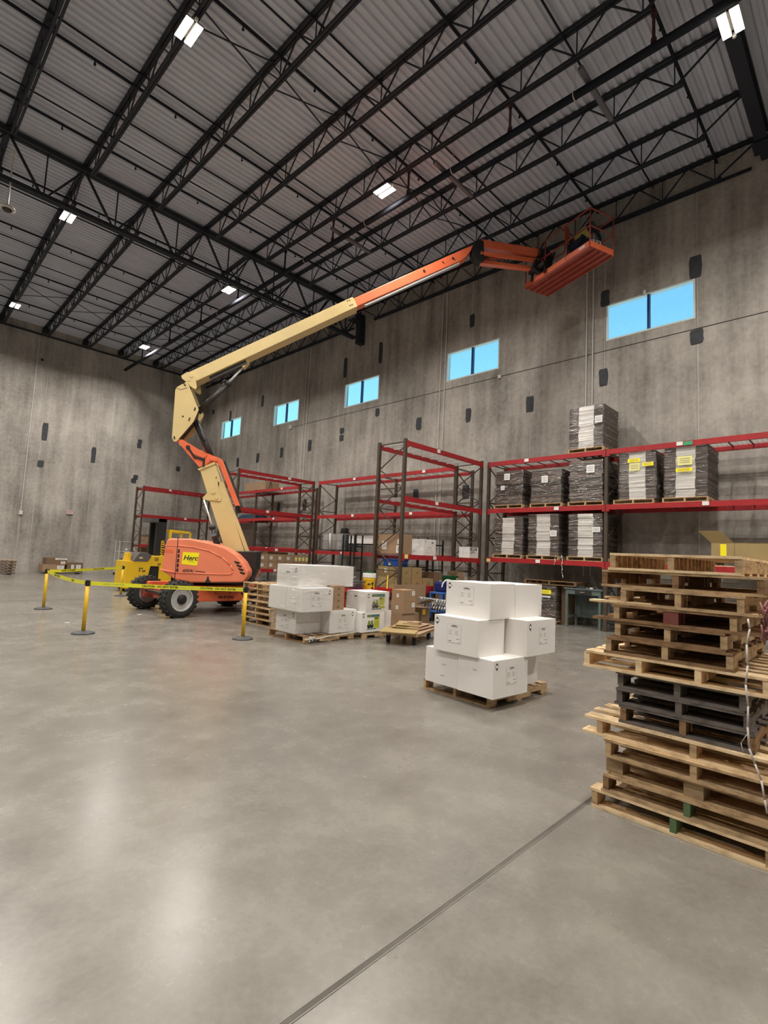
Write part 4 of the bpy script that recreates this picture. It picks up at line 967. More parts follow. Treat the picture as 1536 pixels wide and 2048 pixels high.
stk = side([(-0.45, 1.56), (-0.055, 1.555), (-0.09, 1.235), (-0.465, 1.26)], -1.1545, -1.151).build('rental_sticker', M_sticker, hood)
lettering('Herc', 0.17, M_ink, stk, frameT(L3(-0.26, -1.1555, 1.415), hx, up), bold=0.004, shear=0.25)
lettering('RENTALS', 0.035, M_grey_ink, stk, frameT(L3(-0.23, -1.1555, 1.325), hx, up))
lettering('600AJ', 0.11, M_dmetal, hood, frameT(L3(-0.30, -1.152, 1.10), hx, up), shear=0.3, bold=0.002)
b = MB(); b.bar(L3(-0.12, -1.152, 1.10), L3(0.12, -1.152, 1.085), 0.004, 0.018); b.build('worn_stripe', M_dmetal, hood)
b = MB(); side([(0.13, 0.83), (0.28, 0.83), (0.22, 0.93), (0.22, 0.98), (0.18, 0.98), (0.17, 0.92)], -1.155, -1.15, 0, b); b.build('hood_latch', M_dmetal, hood)
side([(-0.92, 1.62), (-0.68, 1.60), (-0.68, 1.53), (-0.88, 1.53)], -1.1535, -1.15).build('reflector', M_orange, hood)
b = MB(); b.cyl(L3(0.22, -0.72, 1.78), L3(0.20, -0.72, 1.93), 0.05, 14); b.cyl(L3(0.2, -0.72, 1.92), L3(0.18, -0.80, 2.03), 0.07, 14); b.cyl(L3(0.16, -0.7, 2.0), L3(0.12, -0.62, 2.14), 0.05, 12); b.build('exhaust', M_black, lift)
side([(0.62, 1.64), (1.25, 1.66), (1.25, 1.2), (1.1, 0.86), (0.6, 0.86)], -0.42, 0.42).build('boom_support', M_black, lift, bevel=0.02)
# lower boom tower
tw = side([(-0.46, 3.82), (-0.08, 4.02), (0.89, 1.62), (0.38, 1.62)], -0.22, 0.22).build('lower_boom', M_cream, lift, bevel=0.01)
b = MB(); side([(-0.50, 3.80), (-0.47, 3.76), (-0.05, 3.97), (-0.06, 4.03)], -0.25, 0.25, 0, b); b.build('boom_collar', M_cream, tw)
b = MB(); side([(0.10, 3.50), (0.19, 3.50), (0.99, 1.66), (0.90, 1.66)], -0.21, -0.05, 0, b); b.build('side_channel', M_cream, tw)
b = MB(); side([(-0.32, 3.02), (0.0, 3.40), (0.07, 3.35), (0.18, 3.02), (0.16, 2.96), (-0.25, 2.98)], -0.25, -0.22, 0, b); side([(-0.32, 3.02), (0.0, 3.40), (0.07, 3.35), (0.18, 3.02), (0.16, 2.96), (-0.25, 2.98)], 0.22, 0.25, 0, b)
b.cyl(L3(-0.04, -0.27, 3.20), L3(-0.04, -0.25, 3.20), 0.055, 16); b.cyl(L3(0.06, -0.27, 3.05), L3(0.06, -0.25, 3.05), 0.045, 16); b.build('cylinder_bracket', M_cream, tw)
b = MB(); side([(-0.015, 3.62), (0.01, 3.62), (0.01, 3.57), (-0.01, 3.57)], -0.2225, -0.22, 0, b); side([(0.05, 3.50), (0.09, 3.47), (0.085, 3.33), (0.06, 3.40)], -0.2225, -0.22, 0, b); b.build('scuff_marks', M_dmetal, tw)
b = MB(); rg = random.Random(4)
for k in range(26):   # chain-like cable carrier behind the orange link
    t_ = k/25; b.bar(L3(0.19+0.52*t_, -0.16, 3.42-1.2*t_), L3(0.215+0.52*t_, -0.16, 3.385-1.2*t_), 0.07, 0.05)
b.build('cable_carrier', M_black, lift)
b = MB(); b.cyl(L3(-0.26, -0.30, 2.97), L3(0.04, -0.30, 2.20), 0.022, 12); b.build('cylinder_rod', M_chrome, lift, smooth=True)
b = MB(); b.cyl(L3(0.02, -0.30, 2.26), L3(0.24, -0.30, 1.66), 0.065, 14); b.cyl(L3(0.0, -0.30, 2.28), L3(0.03, -0.30, 2.2), 0.085, 14); b.build('lift_cylinder', M_black, lift, smooth=True)
# orange yoke and link
yk = side([(-1.11, 4.54), (-0.97, 4.58), (-0.46, 4.31), (0.08, 4.12), (0.05, 4.02), (-0.19, 4.03), (-0.30, 3.92), (-0.47, 3.86)], -0.25, -0.21)
side([(-1.11, 4.54), (-0.97, 4.58), (-0.46, 4.31), (0.08, 4.12), (0.05, 4.02), (-0.19, 4.03), (-0.30, 3.92), (-0.47, 3.86)], 0.21, 0.25, 0, yk)
side([(-1.05, 4.50), (-0.95, 4.5), (-0.4, 4.2), (-0.45, 4.1)], -0.21, 0.21, 0, yk)
yko = yk.build('upright_yoke', M_orange, lift)
b = MB(); side([(-0.86, 4.44), (-0.4, 4.30), (-0.28, 4.18), (-0.36, 4.10), (-0.7, 4.22)], -0.27, -0.25, 0, b); b.build('yoke_plate', M_orange, yko)
b = MB(); b.bar(L3(-0.78, -0.262, 4.36), L3(-0.58, -0.262, 4.08), 0.03, 0.05); b.cyl(L3(-0.79, -0.285, 4.37), L3(-0.79, -0.25, 4.37), 0.055, 12); b.bar(L3(-0.6, -0.262, 4.12), L3(-0.35, -0.262, 4.06), 0.03, 0.05); b.cyl(L3(-0.35, -0.26, 4.1), L3(-0.35, -0.26, 3.88), 0.03, 8); b.build('hose_bundle', M_black, yko)
b = MB()
for k in range(3): b.cyl(L3(-0.36+0.04*k, -0.275, 4.25-0.013*k), L3(-0.36+0.04*k, -0.27, 4.25-0.013*k), 0.011, 8)
b.build('bolt', M_black, yko)
lk = MB(); side([(0.03, 4.13), (0.13, 4.09), (0.68, 2.87), (0.56, 2.85), (0.02, 4.03)], -0.27, -0.17, 0, lk); side([(-0.2, 4.13), (0.03, 4.14), (0.05, 4.03), (-0.2, 4.05)], -0.27, -0.17, 0, lk)
lk.build('leveling_link', M_orange, lift, bevel=0.008)
b = MB(); b.cyl(L3(0.13, -0.14, 4.10), L3(0.70, -0.14, 2.84), 0.018, 8); b.cyl(L3(0.17, -0.1, 4.08), L3(0.74, -0.1, 2.84), 0.014, 8); b.cyl(L3(0.60, -0.2, 2.86), L3(0.66, -0.1, 2.70), 0.06, 10); b.build('hydraulic_hose', M_black, lift)
# riser plates with dark inner tube
RIS = [(-0.96, 6.17), (-0.90, 6.07), (-0.59, 5.42), (-0.70, 5.07), (-1.10, 4.50), (-1.17, 4.50), (-1.22, 4.60), (-1.24, 5.92), (-1.20, 6.0)]
for (a, b_) in ((-0.30, -0.26), (0.26, 0.30)): side(RIS, a, b_).build('riser_plate', M_cream, lift)
side([(-1.15, 5.9), (-0.95, 6.0), (-0.72, 5.45), (-0.8, 5.10), (-1.12, 4.64), (-1.17, 4.7)], -0.258, 0.258).build('riser_core', M_dmetal, lift)
b = MB()
for (s_, z_) in ((-0.99, 6.06), (-1.02, 6.10), (-0.68, 5.45), (-0.69, 5.40), (-0.80, 5.16), (-0.81, 5.11), (-0.98, 5.20), (-1.15, 4.58), (-1.16, 4.62)): MB().cyl(L3(s_, -0.312, z_), L3(s_, -0.30, z_), 0.022, 10).build('pin', M_dmetal, lift)
b = MB(); b.bar(L3(-1.20, -0.303, 5.97), L3(-1.1, -0.303, 5.93), 0.004, 0.012); b.bar(L3(-1.1, -0.303, 5.93), L3(-0.93, -0.303, 6.0), 0.004, 0.012)
b.build('fold_line', M_dmetal, lift)
b = MB(); b.cyl(L3(-0.72, 0, 5.16), L3(-0.18, 0, 4.10), 0.085, 16); b.build('tower_cylinder', M_dmetal, lift, smooth=True)
b = MB(); b.cyl(L3(-0.60, 0, 5.05), L3(-0.36, 0, 4.55), 0.025, 8); b.cyl(L3(-0.66, -.1, 5.2), L3(-0.52, -.1, 4.8), 0.02, 8); b.cyl(L3(-0.52, -.1, 4.8), L3(-0.40, -.1, 4.62), 0.035, 8); b.build('hydraulic_hose', M_black, lift)
# knuckle, main boom and telescoping fly
KN = [(-0.97, 6.46), (-0.83, 6.42), (-0.75, 6.30), (-0.70, 6.04), (-0.73, 5.99), (-0.85, 6.05), (-0.96, 6.16), (-1.11, 6.27), (-1.13, 6.34)]
for (a, b_) in ((-0.25, -0.21), (0.21, 0.25)): side(KN, a, b_).build('boom_knuckle', M_cream, lift)
MB().cyl(L3(-0.93, -0.262, 6.24), L3(-0.93, 0.262, 6.24), 0.05, 14).build('pin', M_cream, lift); MB().cyl(L3(-0.86, -0.262, 6.35), L3(-0.86, -0.25, 6.35), 0.045, 14).build('pin', M_cream, lift)
side([(-1.17, 6.37), (-1.02, 6.51), (-0.94, 6.44), (-1.09, 6.28)], -0.16, 0.16).build('boom_end_cap', M_black, lift)
mb_ = side([(-0.96, 6.47), (3.41, 9.07), (3.56, 8.79), (-0.80, 6.20)], -0.20, 0.20).build('main_boom', M_cream, lift, bevel=0.012)
b = MB()
for (s_, z_) in ((3.25, 8.90), (3.31, 8.93), (3.33, 8.78), (3.39, 8.81)): side([(s_, z_), (s_+0.04, z_+0.02), (s_+0.035, z_+0.045), (s_-0.005, z_+0.025)], -0.2025, -0.2, 0, b)
b.build('wear_pad_screws', M_dmetal, mb_)
b = MB(); b.bar(L3(-0.4, -0.05, 6.36), L3(0.55, -0.05, 6.93), 0.14, 0.10); b.build('boom_underplate', M_dmetal, mb_)
fly = side([(3.30, 8.97), (6.62, 10.90), (6.90, 11.05), (6.84, 10.88), (6.70, 10.66), (6.52, 10.51), (3.40, 8.74)], -0.15, 0.15).build('fly_boom', M_orange, lift, bevel=0.008)
b = MB(); b.cyl(L3(6.30, -0.162, 10.57), L3(6.30, -0.15, 10.57), 0.03, 12); b.cyl(L3(5.45, -0.162, 10.10), L3(5.45, -0.15, 10.10), 0.035, 12); b.cyl(L3(6.0, -0.162, 10.42), L3(6.0, -0.15, 10.42), 0.018, 12); b.build('access_hole', M_black, fly)
side([(3.75, 8.88), (6.45, 10.44), (6.5, 10.48), (6.5, 10.42), (3.8, 8.86)], -0.155, -0.05).build('scraped_edge', M_rim, fly)
# elevating cylinder of the main boom
b = MB(); b.cyl(L3(-0.68, 0, 5.42), L3(0.07, 0, 6.30), 0.085, 16); b.cyl(L3(0.04, 0, 6.26), L3(0.1, 0, 6.33), 0.10, 16); b.cyl(L3(-0.12, -0.06, 6.26), L3(0.02, -0.08, 6.38), 0.03, 8); b.build('boom_cylinder', M_dmetal, lift, smooth=True)
b = MB(); b.cyl(L3(0.05, 0, 6.28), L3(0.46, 0, 6.82), 0.032, 12); b.build('cylinder_rod', M_chrome, lift, smooth=True)
side([(0.36, 6.98), (0.62, 7.14), (0.60, 6.92), (0.48, 6.76), (0.42, 6.80)], -0.1, 0.1).build('cylinder_lug', M_cream, mb_)
# jib
side([(6.86, 10.95), (6.94, 11.12), (7.08, 11.22), (7.22, 11.24), (7.26, 10.62), (7.14, 10.56), (6.98, 10.64), (6.88, 10.78)], -0.14, 0.14).build('jib_pivot', M_black, lift, bevel=0.01)
side([(7.16, 11.28), (9.0, 11.17), (8.96, 10.95), (7.18, 11.03)], -0.13, 0.13).build('jib_boom', M_orange, lift, bevel=0.006)
b = MB(); side([(7.2, 11.30), (7.6, 11.32), (8.9, 11.19), (7.3, 11.26)], -0.05, 0.05, 0, b); b.build('hydraulic_hose', M_black, lift)
side([(7.15, 10.89), (9.08, 10.85), (9.05, 10.75), (7.13, 10.80)], -0.14, -0.06).build('jib_link', M_orange, lift)
side([(7.15, 10.68), (9.02, 10.64), (9.0, 10.56), (7.12, 10.58)], -0.05, 0.12).build('jib_link', M_orange, lift)
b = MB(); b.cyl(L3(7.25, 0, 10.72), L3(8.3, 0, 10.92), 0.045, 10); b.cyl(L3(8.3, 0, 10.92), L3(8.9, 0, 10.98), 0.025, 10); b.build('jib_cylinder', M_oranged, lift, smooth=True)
b = MB(); side([(8.9, 11.2), (9.25, 11.15), (9.4, 10.95), (9.35, 10.6), (9.0, 10.5), (8.88, 10.7)], -0.13, 0.13, 0, b); b.cyl(L3(9.2, 0, 10.35), L3(9.2, 0, 11.0), 0.14, 14)
for k in range(6): b.cyl(L3(8.95+0.08*k, -0.17, 10.75+0.05*(k % 3)), L3(9.02+0.08*k, -0.16, 11.05+0.04*(k % 2)), 0.03, 8)
b.build('platform_rotator', M_black, lift, bevel=0.01)
# work platform
PA = math.atan2(-0.94, -0.34); pu = Vector((math.cos(PA), math.sin(PA), 0)); pv = Vector((-pu.y, pu.x, 0))   # long axis, toward the wall side
PC = Vector((13.74, 6.48, 10.22))-LP
def PP(u, v, z): return PC + pu*u + pv*v + up*z
if pv.x < 0: pv = -pv
def obar(b, p, q, r=0.02): b.cyl(p, q, r, 8)
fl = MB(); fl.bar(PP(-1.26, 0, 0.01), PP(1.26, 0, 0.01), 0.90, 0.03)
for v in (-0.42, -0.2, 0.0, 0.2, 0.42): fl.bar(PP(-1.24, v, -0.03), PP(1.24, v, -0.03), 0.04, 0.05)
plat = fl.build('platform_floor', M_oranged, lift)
b = MB()
for v in (-0.45, 0.45): b.bar(PP(-1.27, v, 0.07), PP(1.27, v, 0.07), 0.012, 0.16)
for u in (-1.27, 1.27): b.bar(PP(u, -0.45, 0.07), PP(u, 0.45, 0.07), 0.012, 0.16)
b.build('toe_board', M_orange, plat)
MB().bar(PP(0.9, -0.459, 0.08), PP(1.1, -0.459, 0.08), 0.003, 0.07).build('sticker', M_paper, plat)
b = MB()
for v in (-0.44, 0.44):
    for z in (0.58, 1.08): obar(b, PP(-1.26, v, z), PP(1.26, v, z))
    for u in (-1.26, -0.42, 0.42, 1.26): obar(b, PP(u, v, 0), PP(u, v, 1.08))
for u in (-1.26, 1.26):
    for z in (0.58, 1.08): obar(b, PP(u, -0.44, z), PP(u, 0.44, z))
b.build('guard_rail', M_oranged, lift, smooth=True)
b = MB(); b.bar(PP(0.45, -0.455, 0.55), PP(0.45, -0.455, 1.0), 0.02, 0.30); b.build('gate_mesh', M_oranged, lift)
b = MB()
for u in (-0.9, -0.35): b.bar(PP(u, -0.53, 0.02), PP(u, -0.45, 0.4), 0.05, 0.05)
b.bar(PP(-0.95, -0.55, 0.30), PP(-0.3, -0.55, 0.30), 0.1, 0.12); b.bar(PP(-0.62, -0.62, 0.18), PP(-0.62, -0.5, 0.5), 0.12, 0.3); b.build('platform_mount', M_black, lift)
b = MB(); b.bar(PP(-0.3, 0.33, 0.98), PP(0.35, 0.33, 0.98), 0.24, 0.16); b.bar(PP(-0.2, 0.36, 1.08), PP(0.3, 0.36, 1.12), 0.12, 0.06); b.build('control_box', M_dmetal, lift)
b = MB()
for k in range(3):
    c = PP(1.05+0.02*k, -0.2+0.1*k, 0.22)
    for i in range(12): 
        a0, a1 = 2*PI*i/12, 2*PI*(i+1)/12; b.cyl(c+pu*0.13*math.cos(a0)+up*0.13*math.sin(a0), c+pu*0.13*math.cos(a1)+up*0.13*math.sin(a1), 0.014, 6)
tag(b.build('coiled_hose', M_offwhite, smooth=True), 'pale coiled hose on the near end of the raised lift platform', 'hose').location = LP

# ---------------------------------------------------------------- worker crouching on the platform
def skin_figure(name, joints, edges, m, parent=None, sub=2, root=0):
    me = bpy.data.meshes.new(name); me.from_pydata([j_[0] for j_ in joints], edges, [])
    o = bpy.data.objects.new(name, me); C.objects.link(o)
    if parent is not None: o.parent = parent
    md = o.modifiers.new('skin', 'SKIN'); md.use_smooth_shade = True
    for v, j_ in zip(me.skin_vertices[0].data, joints): v.radius = (j_[1], j_[1] if len(j_) < 3 else j_[2]); v.use_root = False
    me.skin_vertices[0].data[root].use_root = True
    s_ = o.modifiers.new('sub', 'SUBSURF'); s_.levels = sub; s_.render_levels = sub
    me.materials.append(m); return o
WP = Vector((13.74, 6.48, 10.22)) + pu*0.55 + pv*0.02; wrz = math.atan2(pv.y, pv.x)
wk = thing('person', 'worker in dark clothes and yellow safety vest bending down on the raised lift platform', 'person', WP+Vector((0, 0, 0.027)), wrz)
# local x faces the wall, y is to the left
J = [((-0.12, 0, 0.50), .15, .13), ((-0.04, 0, 0.66), .15, .12), ((0.08, 0, 0.82), .17, .12), ((0.17, 0, 0.94), .10, .08), ((0.23, 0, 1.00), .055),
     ((0.12, 0.20, 0.90), .06), ((0.26, 0.34, 0.98), .045), ((0.38, 0.30, 1.20), .034), ((0.40, 0.29, 1.27), .03),
     ((0.12, -0.20, 0.90), .06), ((0.20, -0.32, 0.68), .045), ((0.38, -0.26, 0.56), .034), ((0.45, -0.25, 0.54), .03),
     ((-0.10, 0.12, 0.46), .10), ((0.22, 0.17, 0.46), .075), ((0.02, 0.18, 0.10), .045), ((0.16, 0.19, 0.04), .035),
     ((-0.10, -0.12, 0.44), .10), ((0.20, -0.16, 0.26), .075), ((-0.14, -0.18, 0.08), .045), ((-0.04, -0.19, 0.04), .035)]
Ed = [(0, 1), (1, 2), (2, 3), (3, 4), (2, 5), (5, 6), (6, 7), (7, 8), (2, 9), (9, 10), (10, 11), (11, 12), (0, 13), (13, 14), (14, 15), (15, 16), (0, 17), (17, 18), (18, 19), (19, 20)]
for hi in (8, 12):
    c = J[hi][0]; sg = 1 if hi == 8 else -1
    for k in range(4):
        y0 = c[1]+(-0.026+0.017*k); L_ = (0.03, 0.036, 0.034, 0.026)[k]
        a = len(J); J.append(((c[0]+0.045, y0, c[2]), .009)); J.append(((c[0]+0.045+L_, y0, c[2]-0.012), .008)); J.append(((c[0]+0.05+L_, y0, c[2]-0.035), .007))
        Ed += [(hi, a), (a, a+1), (a+1, a+2)]
    a = len(J); J.append(((c[0]+0.02, c[1]-sg*0.035, c[2]-0.005), .01)); J.append(((c[0]+0.045, c[1]-sg*0.05, c[2]-0.015), .009)); Ed += [(hi, a), (a, a+1)]
bd = skin_figure('body', J, Ed, M_skin, wk)
b = MB()
hd = bmesh.new(); bmesh.ops.create_uvsphere(hd, u_segments=20, v_segments=14, radius=1)
for v in hd.verts:
    x, y, z = v.co; v.co = Vector((0.31+0.095*x*(1 if x > 0 else 1.05), 0.074*y*(1-0.18*max(0, -z)), 1.06+0.115*z))
    if x > 0.8 and abs(y) < 0.3 and -0.3 < z < 0.15: v.co.x += 0.018
me = bpy.data.meshes.new('head'); hd.to_mesh(me); hd.free(); me.materials.append(M_skin)
ho = bpy.data.objects.new('head', me); C.objects.link(ho); ho.parent = wk
for p in me.polygons: p.use_smooth = True
b = MB()
for s_ in (-1, 1): b.cyl((0.395, s_*0.03, 1.07), (0.402, s_*0.03, 1.07), 0.008, 8); b.cyl((0.30, s_*0.075, 1.04), (0.30, s_*0.085, 1.05), 0.022, 8)
b.bar((0.392, -0.02, 1.0), (0.392, 0.02, 1.0), 0.006, 0.006); b.build('face_features', M_card3, wk)
b = MB(); b.lathe((0.30, 0, 1.09), (0, 0, 1), [(0, .125), (0.01, .13), (0.02, .11), (.06, .10), (.10, .06), (.115, .01)], 20); b.build('hard_hat', M_dmetal, wk, smooth=True)
skin_figure('safety_vest', [((-0.10, 0, 0.56), .185, .165), ((-0.03, 0, 0.68), .185, .155), ((0.08, 0, 0.83), .205, .155), ((0.14, 0, 0.92), .15, .12)], [(0, 1), (1, 2), (2, 3)], M_hivis, wk)
for s_ in (-1, 1):
    x0 = 0.02 if s_ > 0 else -0.15; MB().box(x0-0.06, x0+0.20, s_*0.19-0.05, s_*0.19+0.05, 0.0, 0.075).build('boot', M_black, wk, bevel=0.02)
def cloth(name, ids, m, k=1.10):
    mp_ = {j_: i for i, j_ in enumerate(ids)}
    skin_figure(name, [(J[j_][0],)+tuple(r*k+0.004 for r in J[j_][1:]) for j_ in ids], [(mp_[a_], mp_[b_]) for a_, b_ in Ed if a_ in mp_ and b_ in mp_], m, wk)
cloth('trousers', [0, 13, 14, 15, 17, 18, 19], M_navy); cloth('jacket', [1, 2, 3, 5, 6, 7, 9, 10, 11], M_navy, 1.04)
wk.scale = (1.12, 1.12, 1.12)

# ---------------------------------------------------------------- stanchions and belt
def stanchion(x, y, label):
    t = thing('stanchion', label, 'stanchion', (x, y, 0), 0, 'yellow barrier posts')
    MB().lathe((0, 0, 0), (0, 0, 1), [(0, .19), (.012, .195), (.025, .185), (.045, .10), (.055, .05)], 32).build('base', M_basegrey, t, smooth=False)
    MB().cyl((0, 0, .05), (0, 0, .955), .034, 20).build('post', M_yellow, t, smooth=True)
    b = MB(); b.cyl((0, 0, .87), (0, 0, .98), .0365, 20); b.box(-.045, .045, -.022, .022, .885, .965); b.box(-.022, .022, -.045, .045, .885, .965); b.build('belt_head', M_black, t)
PT = {'A': (3.345, 14.90), 'B': (3.063, 10.654), 'C': (5.249, 8.751), 'D': (6.158, 17.944)}
stanchion(*PT['A'], 'yellow barrier post at far left where two belts meet')
stanchion(*PT['B'], 'yellow barrier post in the open floor left of the big front wheel')
stanchion(*PT['C'], 'yellow barrier post in front of the stacked pallets and wrapped white pile')
stanchion(*PT['D'], 'yellow barrier post behind the big wheel, against the yellow forklift')
def belt(p, q, sag, label, words):
    p = Vector((*p, 0.925)); q = Vector((*q, 0.925)); d = (q-p); L = d.length; d.normalize(); p += d*0.045; q -= d*0.045; L -= 0.09
    n = 24; b = MB(); sd = d.cross(Vector((0, 0, 1))).normalized(); vs = []
    zz = lambda t: -4*sag*t*(1-t)
    for s_ in (-0.001, 0.001):
        for i in range(n+1):
            t = i/n; c = p+d*L*t+sd*s_+Vector((0, 0, zz(t))); vs += [c-Vector((0, 0, .036)), c+Vector((0, 0, .036))]
    k = 2*(n+1); fs = []
    for o_ in (0, k):
        for i in range(n): fs.append((o_+2*i, o_+2*i+2, o_+2*i+3, o_+2*i+1))
    for i in range(n): fs.append((2*i, k+2*i, k+2*i+2, 2*i+2)); fs.append((2*i+1, 2*i+3, k+2*i+3, k+2*i+1))
    b.add(vs, fs); o = b.build('barrier_belt', M_tape); tag(o, label, 'barrier belt', 'yellow caution belts')
    c0 = (p+q)/2; face = sd if sd.dot(Vector((0, 0, 0))-c0) > 0 else -sd
    u = -face.cross(Vector((0, 0, 1))) if False else Vector((0, 0, 1)).cross(face)
    start, end = (p, q) if u.dot(d) > 0 else (q, p)
    for w_, t, s_ in words:
        c = start+(end-start)*t+Vector((0, 0, zz(t)))+face*0.0015
        slope = 0
        lettering(w_, s_, M_ink if s_ > 0.04 else M_grey_ink, o, frameT(c, u, (0, 0, 1)), bold=0.002 if s_ > 0.04 else 0)
cw = 'CAUTION - DO NOT ENTER'
belt(PT['B'], PT['C'], 0.015, 'taut yellow belt printed CAUTION - DO NOT ENTER in front of the big wheels', [(cw, .45, .052), (cw, .83, .052), ('CAUTION', .985, .04), ('CAUTION - DO NOT ENTER', .15, .03), ('CAUTION - DO NOT ENTER', .64, .03)])
belt(PT['A'], PT['B'], 0.04, 'yellow caution belt running between the two left barrier posts', [(cw, .3, .05), ('CAUTION', .7, .05)])
belt(PT['A'], PT['D'], 0.01, 'yellow caution belt running from the far left post to the forklift', [(cw, .22, .05), (cw, .62, .05)])

# ---------------------------------------------------------------- yellow forklift behind
fk = thing('forklift', 'yellow forklift with black mast standing behind the orange boom lift', 'forklift', (6.9, 19.6, 0))
def fb(name, pts, t0, t1, m, bev=0.01, par=None):
    b = MB(); b.prism(pts, (0, 0, 0), (1, 0, 0), (0, 0, 1), (0, 1, 0), t0, t1); return b.build(name, m, par or fk, bevel=bev)
bd_ = fb('chassis_body', [(-0.12, 0.12), (-0.12, 1.10), (0.62, 1.10), (0.74, 1.30), (1.05, 1.32), (1.20, 1.32), (1.20, 0.93), (0.72, 0.93), (0.62, 0.25), (0.55, 0.12)], -0.15, 0.95, M_yellow)
fb('front_tower', [(1.05, 0.1), (1.05, 0.95), (1.42, 0.95), (1.46, 0.1)], -0.15, 0.95, M_yellow)
fb('operator_bay', [(0.66, 0.15), (0.72, 0.92), (1.06, 0.92), (1.06, 0.15)], -0.10, 0.9, M_black)
fb('battery_cover', [(0.08, 1.09), (0.30, 1.42), (0.60, 1.42), (0.74, 1.30), (0.60, 1.09)], -0.16, 0.9, mat('dark_grey_cover', (0.10, 0.09, 0.085), 0.6))
fb('seat_shell', [(-0.05, 1.10), (0.0, 1.4), (0.1, 1.4), (0.1, 1.10)], 0.1, 0.5, M_yellow)
lettering('30', 0.13, M_ink, bd_, frameT((1.02, -0.152, 1.0), (1, 0, 0), (0, 0, 1)), shear=.2, bold=.004)
b = MB()
for (x, z) in ((.32, .82), (.40, .82), (.32, .74), (.44, .72), (.50, .73)): b.box(x, x+.055, -.153, -.15, z, z+.05)
for k in range(5): b.box(.86+.03*k, .875+.03*k, -.153, -.15, 1.12, 1.26)
b.box(.3, .42, -.163, -.16, 1.2, 1.26, 1); b.build('decals', [M_ink, M_cream], bd_)
b = MB(); 
for y0 in (0.05, 0.65): b.box(0.92, 1.28, y0, y0+0.14, 0.3, 2.72)
b.box(0.92, 1.28, 0.05, 0.79, 2.6, 2.72); b.box(1.0, 1.2, 0.19, 0.65, 1.2, 1.3)
ms_ = b.build('mast', M_black, fk)
b = MB(); b.cyl((1.1, 0.3, 0.4), (1.1, 0.3, 2.3), .04, 10); b.cyl((1.1, 0.55, 0.4), (1.1, 0.55, 2.3), .04, 10); b.build('lift_cylinder', M_dmetal, fk)
MB().box(0.66, 0.95, 0.0, 0.8, 2.57, 2.72).build('mast_crosshead', mat('dark_grey_steel', (0.07, 0.075, 0.075), 0.5), fk)
lettering('HYSTER', 0.17, M_yellow, ms_, frameT((1.19, 0.046, 1.62), (0, 0, 1), (-1, 0, 0)), bold=.004)
b = MB(); b.bar((1.42, 0.0, 1.5), (1.42, 0.0, 2.3), .09, .09); b.bar((1.42, 0.8, 1.5), (1.42, 0.8, 2.3), .09, .09); b.bar((1.38, 0.0, 2.3), (2.2, 0.0, 2.26), .07, .08); b.bar((1.38, 0.8, 2.3), (2.2, 0.8, 2.26), .07, .08)
for k in range(6): b.bar((1.5+.13*k, 0, 2.28), (1.5+.13*k, 0.8, 2.28), .03, .04)
b.bar((2.2, 0.0, 2.26), (2.2, 0.0, 1.2), .07, .07); b.bar((2.2, 0.8, 2.26), (2.2, 0.8, 1.2), .07, .07)
b.build('overhead_guard', M_yellow, fk)
fb('rear_body', [(1.4, 0.15), (1.4, 1.25), (2.2, 1.25), (2.3, 0.9), (2.3, 0.15)], -0.1, 0.9, M_yellow)
MB().box(1.8, 2.05, 0.25, 0.6, 1.25, 2.05).build('seat_back', M_dblue, fk, bevel=.02)
for (x, y) in ((0.15, -0.12), (0.15, 0.78), (1.95, -0.12), (1.95, 0.78)):
    MB().lathe((x, y, 0.165), (0, 1, 0), [(0, .05), (0, .165), (.14, .165), (.14, .05)], 20).build('wheel', M_rubber, fk)

# ---------------------------------------------------------------- goods on and under the crosswise rack
def item(label, x, y, z, sx, sy, sz, m, **k): return carton(label, (x, y, z), k.pop('rz', 0), sx, sy, sz, m, **k)
S1 = 1.772
item('large brown cardboard box with white labels at the left end of the crosswise rack', 10.17, 9.30, S1, 0.44, 0.88, 0.54, M_card, side=[('paper', .72, .42, .17, .22), ('paper', .10, .62, .1, .12), ('paper', .12, .24, .14, .2)])
item('white cardboard box with black print on the crosswise rack', 11.14, 9.33, S1, 0.55, 0.5, 0.46, M_white, front=[('mark', .15, .86, .04), ('bar', .72, .8, .08, .03, M_ink), ('bar', .7, .66, .06, .012, M_grey_ink), ('label', .5, .35, .3, .16)])
t = item('white box with black ULINE panel at the right end of the crosswise rack', 13.24, 9.23, S1, 0.48, 0.4, 0.34, M_white)
MB().box(0.04, 0.38, -0.003, -0.001, 0.235, 0.32).build('black_panel', M_ink, t)
lettering('ULINE', 0.085, M_paper, t, frameT((0.21, -0.0035, 0.277), (1, 0, 0), (0, 0, 1)), bold=.003)
b = MB()
for k, wv in enumerate((.2, .24, .08)): b.box(0.05, 0.05+wv, -.003, -.001, .19-.035*k, .205-.035*k)
b.build('printed_lines', M_ink, t)
# steel shelving units behind (between rack and wall)
def shelf_unit(label, x, y, w_, d, h, lv, m=M_shelf, rz=0, nposts=2):
    t = thing('shelving_unit', label, 'shelving', (x, y, 0), rz)
    b = MB()
    for k in range(nposts):
        xx = w_*k/(nposts-1)
        for yy in (0, d): b.box(xx-.025, xx+.025, yy-.02, yy+.02, 0, h)
    b.build('posts', m, t)
    for z in lv: MB().box(0, w_, 0, d, z-.04, z).build('shelf', m, t)
    return t
shelf_unit('black steel shelving frame under the crosswise rack, behind the brown boxes', 10.7, 10.40, 1.9, 0.4, 2.35, (0.5, 1.42, 2.2), nposts=3)
shelf_unit('black steel shelving frame right of centre behind the crosswise rack', 12.65, 10.40, 0.75, 0.4, 2.3, (0.5, 1.35, 2.15))
